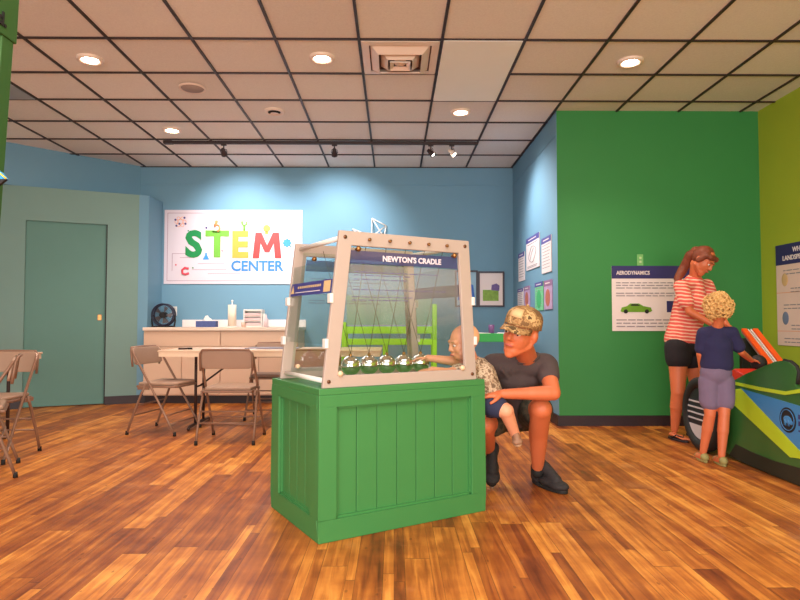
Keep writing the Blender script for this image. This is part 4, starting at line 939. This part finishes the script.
def shoe(parent, base, heel, toe, m, w=.048, h=.075, sole=None, s=1, up=(0, 0, 1), open_=False, nm='shoe'):
    heel = Vector(heel); toe = Vector(toe); d = (toe-heel); L_ = d.length; d.normalize(); u = Vector(up); u = (u-d*u.dot(d)).normalized(); r = d.cross(u)
    P = lambda a, b, c: heel+d*a*L_+r*b+u*c
    k = MB(); m3 = M3(r, d, u).to_3x3()
    k.ell(P(.2, 0, .045*s), (w*.72, L_*.2, .042*s), m3); k.ell(P(.55, 0, .038*s), (w*.85, L_*.3, .034*s), m3); k.ell(P(.78, 0, .032*s), (w*.92, L_*.23, .03*s), m3)
    if not open_: k.cap(P(.22, 0, .05*s), P(.24, 0, h), w*.82, w*.84); k.cap(P(.36, 0, h*1.02), P(.72, 0, .055*s), w*.62, w*.6)
    o = k.blob(nm, m, parent, base, .006 if s == 1 else .005, 3)
    q = MB()
    pts = []
    for i in range(24):
        a = 2*PI*i/24; yy = .5+.5*math.cos(a); xx = math.sin(a)*w*(.78+.22*math.cos(a-.0)); pts.append((xx, yy*L_))
    MM = Matrix.Translation(heel) @ M3(r, d, u)
    q.prism(pts, -.001, .018*s, MM); q.build('sole', sole or BLACK, o, base=base, bevel=.003)
    return o, P
# ---------- crouching man
HAIRD = mat('hair_dark', srgb(58, 38, 28), .7)
base = Vector((.75, 3.65, 0))
man = thing('person', 'crouching man in camouflage cap, dark grey T-shirt and shorts, holding the baby', 'person', base)
hc = at(520.5, 333, 3.30); Mh = head_frame((-.64, -.76, -.04), (.33, -.02, .94)); hs = 1.13
nk = at(529, 356, 3.50); shR = at(546, 366, 3.50); shL = at(493, 366, 3.55); chest = at(519, 376, 3.58); belly = at(517, 400, 3.72); pel = at(515, 412, 3.82)
elR = at(553, 393, 3.33); wrR = at(503, 394, 3.30)
elL = at(476, 386, 3.62); wrL = at(476, 384, 3.45)
hipR = at(527, 412, 3.82); hipL = at(503, 413, 3.82); knR = at(541, 409, 3.42); anR = Vector((.875, 3.70, .10)); knL = at(484, 425, 3.40); anL = Vector((.585, 3.74, .20))
b = MB(); add_head(b, hc, Mh, hs)
b.cap(hc+Mh@Vector((0, -.03, -.05)), nk+Vector((0, .02, -.03)), .056, .06)
b.cap(shL, shR, .05, .05); b.cap(chest+Vector((0, 0, .04)), belly, .13, .12, (1, 0, 0), .72, .78); b.cap(belly, pel, .125, .14, (1, 0, 0), .8, .85)
b.cap(shR, elR, .052, .042); b.cap(elR, wrR, .042, .027); b.cap(elR+(wrR-elR)*.1, elR+(wrR-elR)*.45, .043, .037)
hand(b, wrR, (-1, .05, .0), (0, .35, -1), 1.0, .35, True)
b.cap(shL, elL, .05, .042); b.cap(elL, wrL, .042, .028); hand(b, wrL, (-.3, -.9, .1), (-1, .1, 0), 1.0, .5, False)
b.cap(hipR, knR, .088, .062); q_ = knR*.62+anR*.38+Vector((0, .03, 0)); b.cap(knR+Vector((0, .01, -.01)), q_, .060, .058); b.cap(q_, anR, .058, .034)
b.cap(hipL, knL, .088, .062); q_ = knL*.6+anL*.4; b.cap(knL+Vector((0, .01, -.01)), q_, .060, .056); b.cap(q_, anL, .056, .034)
b.blob('body', SKIN, man, base, .0055, 5)
face(man, base, hc, Mh, hs, HAIRD, dy=.002)
# hair visible below the cap
P = lambda x, y, z: hc+(Mh@Vector((x*1.08, y*1.08, z*1.08)))
hr = MB(); hr.ell(P(0, -.022, .022), (.079, .088, .075), Mh.to_3x3()); 
hr.blob('hair', HAIRD, man, base, .006, 2, (.002, 60))
CAMO = camo('camouflage_tan', [srgb(120, 86, 52), srgb(176, 136, 88), srgb(150, 110, 66), srgb(206, 168, 116), srgb(96, 72, 44)], 22)
cp = MB()
n = 28
for j in range(9):
    th = PI/2*(1-j/8)*1.0
    for i in range(n):
        A = 2*PI*i/n; r = math.sin(th) if j < 8 else 0.001; rx, ry = .09, .108
        z = .066+.075*math.cos(th)**.85 if th < PI/2-1e-6 else .066
        cp.v.append(P(rx*r*math.cos(A), -.01+ry*r*math.sin(A), z))
for j in range(8): cp.f += [(j*n+i, j*n+(i+1) % n, (j+1)*n+(i+1) % n, (j+1)*n+i) for i in range(n)]
for i in range(n):
    A = 2*PI*i/n; cp.v.append(P(.092*math.cos(A), -.01+.11*math.sin(A), .036+.012*math.sin(A)))
cp.f += [(9*n+i, 9*n+(i+1) % n, (i+1) % n, i) for i in range(n)]
cap = cp.build('cap', CAMO, man, True, base=base); md = cap.modifiers.new('s', 'SOLIDIFY'); md.thickness = .004
br = MB(); nb = 14
for j in range(5):
    for i in range(nb+1):
        A = PI*(.14+.72*i/nb); k = j/4; x = .09*math.cos(A)*(1-.08*k); y = -.01+.108*math.sin(A)+.075*k*math.sin(PI*i/nb)**.6
        z = .046-.012*k-.02*abs(math.cos(A))*(.4+k); br.v.append(P(x, y, z))
for j in range(4): br.f += [(j*(nb+1)+i, j*(nb+1)+i+1, (j+1)*(nb+1)+i+1, (j+1)*(nb+1)+i) for i in range(nb)]
o = br.build('brim', CAMO, cap, True, base=base); md = o.modifiers.new('s', 'SOLIDIFY'); md.thickness = .005
pt = MB()
for j in range(3):
    for i in range(7):
        A = PI/2+(-.38+.76*i/6); th = math.radians(78-18*j); r = math.sin(th)*1.035
        pt.v.append(P(.09*r*math.cos(A), -.01+.108*r*math.sin(A), .069+.077*math.cos(th)**.85))
for j in range(2): pt.f += [(j*7+i, j*7+i+1, (j+1)*7+i+1, (j+1)*7+i) for i in range(6)]
o = pt.build('cap_patch', mat('patch_tan', srgb(226, 182, 132), .7), cap, True, base=base); md = o.modifiers.new('s', 'SOLIDIFY'); md.thickness = .003
MB().ell(P(0, -.01, .142), .009).build('cap_button', CAMO, cap, True, base=base)
# T-shirt
TS = mat('tshirt_grey', srgb(76, 62, 62), .9, var=.12, scale=12, bump=.3)
s_ = MB(); s_.cap(shL, shR, .074, .074, None); s_.cap(nk+Vector((-.01, .02, -.045)), chest, .09, .14, (1, 0, 0), .8, .75)
s_.cap(chest, belly, .145, .142, (1, 0, 0), .8, .85); s_.cap(belly, belly*.4+pel*.6, .142, .15, (1, 0, 0), .85, .9)
s_.cap(shR, shR+(elR-shR)*.36, .070, .066); s_.cap(shL, shL+(elL-shL)*.5, .07, .07)
for k_ in range(7):
    a_ = chest+Vector((-.12+.04*k_, -.115, .04)); s_.cap(a_, belly+Vector((.05-.015*k_, -.12, .0+.01*(k_ % 2))), .012, .009)
o = s_.blob('tshirt', TS, man, base, .007, 4, (.006, 14))
# neckline ring
MB().tube([nk+Vector((math.cos(q)*.07-.012, math.sin(q)*.055-.012, -.012+.02*math.cos(q)-.018*math.sin(-q))) for q in [2*PI*i/20 for i in range(20)]], .008, 8, True).build('collar', TS, o, True, base=base)
SHO = camo('shorts_dark_camo', [srgb(38, 36, 28), srgb(52, 48, 36), srgb(70, 62, 48), srgb(44, 44, 32)], 14)
s_ = MB(); s_.cap(hipR, hipR+(knR-hipR)*.72, .112, .095); s_.cap(hipL, hipL+(knL-hipL)*.72, .112, .095); s_.cap(hipL, hipR, .12, .12); s_.cap(pel, pel+Vector((0, 0, .06)), .15, .145, (1, 0, 0), .85)
s_.blob('shorts', SHO, man, base, .007, 4, (.006, 12))
SB_ = mat('shoe_black', srgb(42, 38, 40), .75, var=.5, scale=60, bump=.4)
o, PP = shoe(man, base, (.865, 3.80, .004), (1.0, 3.52, .004), SB_, .058, .115)
k_ = MB()
for i in range(4): k_.tube([PP(.42+.07*i, -.03, .082-.008*i), PP(.44+.07*i, 0, .1-.012*i), PP(.42+.07*i, .03, .082-.008*i)], .004, 6)
k_.build('laces', mat('lace_grey', srgb(90, 84, 84), .7), o, True, base=base)
o, PP = shoe(man, base, (.60, 3.83, .19), (.585, 3.64, .012), SB_, .056, .11, up=(0, -.75, .65))
# sock
MB().cap(anR+Vector((0, 0, -.01)), anR+Vector((0, 0, .015)), .042, .042).build('sock', BLACK, man, True, base=base)

# ---------- baby
base = Vector((.50, 3.40, .40)); BABYTIP = 0
hc = at(463.5, 343.5, 3.30); Mh = head_frame((-.94, -.33, -.2), (-.06, -.1, 1)); bs = .86
baby = thing('person', 'fair-haired baby in patterned shirt reaching into the clear case, held by the man', 'person', base)
nk = at(472, 362, 3.36); ch_ = at(480, 376, 3.37); bp_ = at(489, 402, 3.40)
sR = at(468, 370, 3.28); eR = at(448, 373, 3.20); wR = at(432, 370, 3.17); sL = at(481, 366, 3.44); eL = at(452, 361, 3.36); wL = at(428, 358, 3.33)
hpA = at(490, 404, 3.33); knA = at(506, 411, 3.27); anA = at(515, 434, 3.34); hpB = at(486, 404, 3.46); knB = at(478, 414, 3.36); anB = at(480, 432, 3.30)
b = MB(); add_head(b, hc, Mh, bs, True)
b.cap(hc+Mh@Vector((0, -.02, -.05)), nk, .038, .04); b.cap(nk+Vector((.0, 0, -.03)), ch_, .055, .075); b.cap(ch_, bp_, .078, .085)
b.cap(sR, eR, .031, .027); b.cap(eR, wR, .027, .019); b.cap(sL, eL, .031, .027); b.cap(eL, wL, .027, .019)
hand(b, wR, (-1, .1, -.1), (0, .2, -1), .56, .35, False, 1.15); hand(b, wL, (-1, -.05, -.05), (0, -.2, -1), .56, .3, True, 1.15)
b.cap(hpA, knA, .055, .043); b.cap(knA, anA, .041, .027); b.cap(hpB, knB, .055, .043); b.cap(knB, anB, .041, .027)
b.blob('body', SKINB, baby, base, .0042, 3)
face(baby, base, hc, Mh, bs, mat('brow_blond', srgb(190, 140, 100), .8), True, dy=.002)
hr = MB(); P = lambda x, y, z: hc+(Mh@Vector((x*bs, y*bs, z*bs)))
hr.ell(P(0, -.026, .036), tuple(k*bs for k in (.077, .088, .086)), Mh.to_3x3()); hr.blob('hair', mat('hair_baby', srgb(232, 176, 130), .8, var=.1, scale=40), baby, base, .005, 2, (.0015, 70))
PAT = camo('baby_shirt_print', [srgb(120, 96, 76), srgb(186, 160, 134), srgb(202, 180, 154), srgb(150, 120, 96)], 42)
s_ = MB(); s_.cap(nk+Vector((.01, 0, -.035)), ch_, .07, .09); s_.cap(ch_, ch_*.3+bp_*.7, .092, .095); s_.cap(sR, sR*.5+eR*.5, .046, .043); s_.cap(sL, sL*.5+eL*.5, .046, .043); s_.cap(sR, sL, .05, .05)
s_.blob('shirt', PAT, baby, base, .005, 3, (.004, 20))
s_ = MB(); s_.cap(hpA, hpA*.55+knA*.45, .068, .062); s_.cap(hpB, hpB*.55+knB*.45, .068, .062); s_.cap(bp_+Vector((0, 0, .02)), bp_, .094, .09)
s_.blob('shorts', mat('baby_navy', srgb(40, 44, 72), .85, var=.1), baby, base, .005, 3, (.003, 20))
o, PP = shoe(baby, base, at(514.5, 436, 3.38), at(519, 447, 3.29), mat('baby_shoe_tan', srgb(150, 110, 86), .6), .032, .045, mat('baby_sole', srgb(190, 150, 120), .6), .62, up=(-.2, -.5, 1))
shoe(baby, base, at(480, 434, 3.34), at(479, 444, 3.24), mat('baby_shoe_tan', (0, 0, 0, 1)), .032, .045, mat('baby_sole', (0, 0, 0, 1)), .62, up=(0, -.5, 1))

# ---------- woman
base = Vector((2.45, 5.16, 0)); WY = 5.15
wom = thing('person', 'woman with auburn ponytail, striped coral T-shirt and black shorts, bending over the racer', 'person', base)
hc = at(703, 261, 5.02); Mh = head_frame((.45, -.68, -.66), (.3, -.12, 1))
nk = at(695, 277, 5.12); shA = at(681, 287, 5.02); shB = at(706, 286, 5.25); ch_ = at(691, 303, 5.12); wa = at(686, 325, 5.16); pv = at(683, 343, 5.18)
elA = at(690, 312, 4.93); wrA = at(712, 324, 4.86); elB = at(716, 308, 5.12); wrB = at(727, 325, 4.95)
hA = at(678, 348, 5.14); kA = at(678, 392, 5.10); aA = Vector((2.40, 5.17, .085)); hB = at(691, 348, 5.22); kB = at(699, 393, 5.22); aB = Vector((2.62, 5.30, .085))
b = MB(); add_head(b, hc, Mh, .95)
b.cap(hc+Mh@Vector((0, -.03, -.05)), nk+Vector((0, 0, -.02)), .046, .05); b.cap(shA, shB, .04, .04); b.cap(ch_+Vector((0, 0, .03)), wa, .115, .105, (1, 0, 0), .85); b.cap(wa, pv, .11, .145, (1, 0, 0), .8, .85)
b.cap(shA, elA, .042, .034); b.cap(elA, wrA, .034, .022); b.cap(shB, elB, .042, .034); b.cap(elB, wrB, .034, .022)
hand(b, wrA, (.9, -.1, -.35), (0, -.3, -1), .9, .45, False); hand(b, wrB, (.6, -.4, -.5), (-.3, 0, -1), .9, .45, True)
b.cap(hA, kA, .088, .056); b.cap(kA, kA*.6+aA*.4, .054, .054); b.cap(kA*.6+aA*.4, aA, .05, .031)
b.cap(hB, kB, .088, .056); b.cap(kB, kB*.6+aB*.4, .054, .054); b.cap(kB*.6+aB*.4, aB, .05, .031)
for a_ in (aA, aB):
    b.cap(a_+Vector((-.01, .03, -.045)), a_+Vector((.03, -.10, -.058)), .03, .034, (1, 0, 0), .6, .4)
    for i in range(5): b.cap(a_+Vector((.005+.014*i-.003, -.11+abs(i-3)*.006-.01, -.06)), a_+Vector((.012+.015*i, -.15+abs(i-3)*.008, -.063)), .0085, .0075)
b.blob('body', SKIN, wom, base, .0055, 3)
HAIRA = mat('hair_auburn', srgb(122, 58, 34), .6, var=.35, scale=30, stretch=(1, 1, .2))
face(wom, base, hc, Mh, .95, HAIRA, dy=.002)
P = lambda x, y, z: hc+(Mh@Vector((x, y, z)))
hr = MB(); hr.ell(P(0, -.028, .035), (.083, .088, .088), Mh.to_3x3()); [hr.cap(P(q*.066, .03, .06), P(q*.074, .0, -.01), .024, .022) or hr.cap(P(q*.074, .0, -.01), P(q*.06, -.05, -.05), .022, .03) for q in (-1, 1)]; hr.cap(P(-.05, .052, .062), P(.05, .052, .062), .026, .026)
hr.cap(P(0, -.1, .03), P(0, -.12, -.02), .045, .04); q0 = P(0, -.12, -.02)
pa = [q0, at(684, 268, 5.17), at(678, 278, 5.15), at(676, 287, 5.13)]
for i in range(3): hr.cap(pa[i], pa[i+1], [.042, .04, .034][i], [.04, .034, .014][i])
hr.blob('hair', HAIRA, wom, base, .007, 2, (.005, 30))
STR = striped()
s_ = MB(); s_.cap(shA, shB, .06, .06); s_.cap(nk+Vector((-.01, .01, -.05)), ch_, .085, .135, (1, 0, 0), .9, .9); s_.cap(ch_, wa, .14, .135, (1, 0, 0), .9, .9); s_.cap(wa, pv+Vector((0, 0, .035)), .137, .158, (1, 0, 0), .9, .88)
s_.cap(shA, shA+(elA-shA)*.62, .062, .06); s_.cap(shB, shB+(elB-shB)*.62, .062, .06); s_.cap(ch_+Vector((.06, -.07, .0)), ch_+Vector((.06, -.06, -.03)), .06, .05)
s_.blob('tshirt', STR, wom, base, .008, 5, (.006, 10))
s_ = MB(); s_.cap(hA, hA+(kA-hA)*.24, .11, .105); s_.cap(hB, hB+(kB-hB)*.24, .11, .105); s_.cap(pv+Vector((0, 0, .03)), pv, .15, .152, (1, 0, 0), .88)
s_.blob('shorts', mat('shorts_black', srgb(28, 22, 28), .85), wom, base, .007, 4, (.004, 12))
for a_ in (aA, aB):
    pts = [(math.sin(2*PI*i/20)*.043, (.5+.5*math.cos(2*PI*i/20))*.25) for i in range(20)]
    o = MB().prism(pts, 0, .014, Matrix.Translation((a_.x-.015, a_.y+.07, .001)) @ M3(Vector((-1, .0, 0)), Vector((.16, -1, 0)).normalized(), Vector((0, 0, 1)))).build('flip_flop', mat('rubber_dark', srgb(40, 32, 36), .6), wom, base=base, bevel=.003)
    MB().tube([(a_.x-.04, a_.y-.03, .015), (a_.x-.02, a_.y-.07, .048), (a_.x+.015, a_.y-.115, .035), (a_.x+.045, a_.y-.07, .045), (a_.x+.048, a_.y-.03, .015)], .005, 6).build('strap', mat('rubber_dark', (0, 0, 0, 1)), o, True, base=base)

# ---------- curly-haired child
base = Vector((2.25, 4.27, 0))
kid = thing('person', 'small child with curly blond hair, navy T-shirt and grey-purple shorts, seen from behind', 'person', base)
hc = at(718, 310, 4.22); Mh = head_frame((.35, .92, -.22), (0, .1, 1)); ks = .86
nk = at(717, 326, 4.26); sA = at(704, 333, 4.27); sB = at(732, 333, 4.25); ch_ = at(717, 345, 4.26); pv = at(716, 374, 4.28)
eA = at(700, 354, 4.30); wA = at(702, 372, 4.36); eB = at(741, 352, 4.26); wB = at(751, 360, 4.36)
hA = at(709, 382, 4.29); kA = at(710, 414, 4.27); aA = Vector((2.215, 4.335, .07)); hB = at(724, 382, 4.27); kB = at(724, 415, 4.23); aB = Vector((2.285, 4.22, .07))
b = MB(); add_head(b, hc, Mh, ks, True)
b.cap(hc+Vector((0, 0, -.06)), nk+Vector((0, 0, -.02)), .036, .04); b.cap(sA, sB, .032, .032); b.cap(ch_+Vector((0, 0, .02)), pv, .088, .09, (1, 0, 0), .75, .8)
b.cap(sA, eA, .03, .025); b.cap(eA, wA, .025, .018); b.cap(sB, eB, .03, .025); b.cap(eB, wB, .025, .018)
hand(b, wA, (.1, .5, -.8), (1, 0, 0), .66, .5, True, 1.1); hand(b, wB, (.8, .6, -.2), (.1, 0, -1), .66, .4, False, 1.1)
b.cap(hA, kA, .058, .038); b.cap(kA, kA*.6+aA*.4, .037, .038); b.cap(kA*.6+aA*.4, aA, .036, .024)
b.cap(hB, kB, .058, .038); b.cap(kB, kB*.6+aB*.4, .037, .038); b.cap(kB*.6+aB*.4, aB, .036, .024)
for a_ in (aA, aB): b.cap(a_+Vector((0, -.012, -.035)), a_+Vector((.01, .08, -.045)), .024, .026)
b.blob('body', SKIN, kid, base, .0045, 3)
face(kid, base, hc, Mh, ks, mat('brow_blond', (0, 0, 0, 1)), True, dy=.002)
hr = MB(); P = lambda x, y, z: hc+(Mh@Vector((x*ks, y*ks, z*ks)))
hr.ell(P(0, -.025, .03), tuple(k*ks for k in (.092, .098, .098)), Mh.to_3x3())
rnd = random.Random(3); G = PI*(3-math.sqrt(5))
for i in range(150):
    z = 1-2*(i+.5)/150; r = math.sqrt(1-z*z); a = G*i; q = Vector((r*math.cos(a), r*math.sin(a), z))
    if q.y > .45 and q.z < .45: continue
    if q.z < -.9: continue
    c = P(q.x*.096, -.030+q.y*.100, .022+q.z*.104); nrm_ = (Mh@q).normalized(); _, sd, tt = frame(nrm_, Vector((rnd.uniform(-1, 1), rnd.uniform(-1, 1), rnd.uniform(-1, 1))))
    cr_ = .010+.012*rnd.random(); c = c+nrm_*rnd.uniform(-.006, .008)
    hr.tube([c+(sd*math.cos(k*.9)+tt*math.sin(k*.9))*cr_+nrm_*(.0035*k-.006) for k in range(7)], .0066, 6)
hr.blob('hair', mat('hair_blond', srgb(214, 168, 104), .7, var=.45, scale=30), kid, base, .0032, 1)
TN = mat('tshirt_navy', srgb(40, 38, 78), .9, var=.1, bump=.2, scale=14)
s_ = MB(); s_.cap(sA, sB, .048, .048); s_.cap(nk+Vector((0, 0, -.035)), ch_, .06, .102, (1, 0, 0), .85, .8); s_.cap(ch_, at(717, 364, 4.28), .104, .112, (1, 0, 0), .8, .82)
s_.cap(sA, sA+(eA-sA)*.72, .046, .044); s_.cap(sB, sB+(eB-sB)*.72, .046, .044)
s_.blob('tshirt', TN, kid, base, .006, 4, (.005, 14))
s_ = MB(); s_.cap(pv+Vector((0, 0, .01)), pv, .11, .108, (1, 0, 0), .82); s_.cap(hA, at(709.5, 402, 4.28), .072, .066); s_.cap(hB, at(724.5, 402, 4.25), .072, .066)
s_.blob('shorts', mat('shorts_purple_grey', srgb(118, 100, 126), .9, var=.1, bump=.2, scale=14), kid, base, .006, 4, (.004, 16))
CR = mat('clog_olive', srgb(150, 140, 84), .6)
for a_ in (aA, aB):
    shoe(kid, base, a_+Vector((-.003, -.05, -.068)), a_+Vector((.03, .13, -.068)), CR, .04, .05, CR, .75, open_=True, nm='clog')
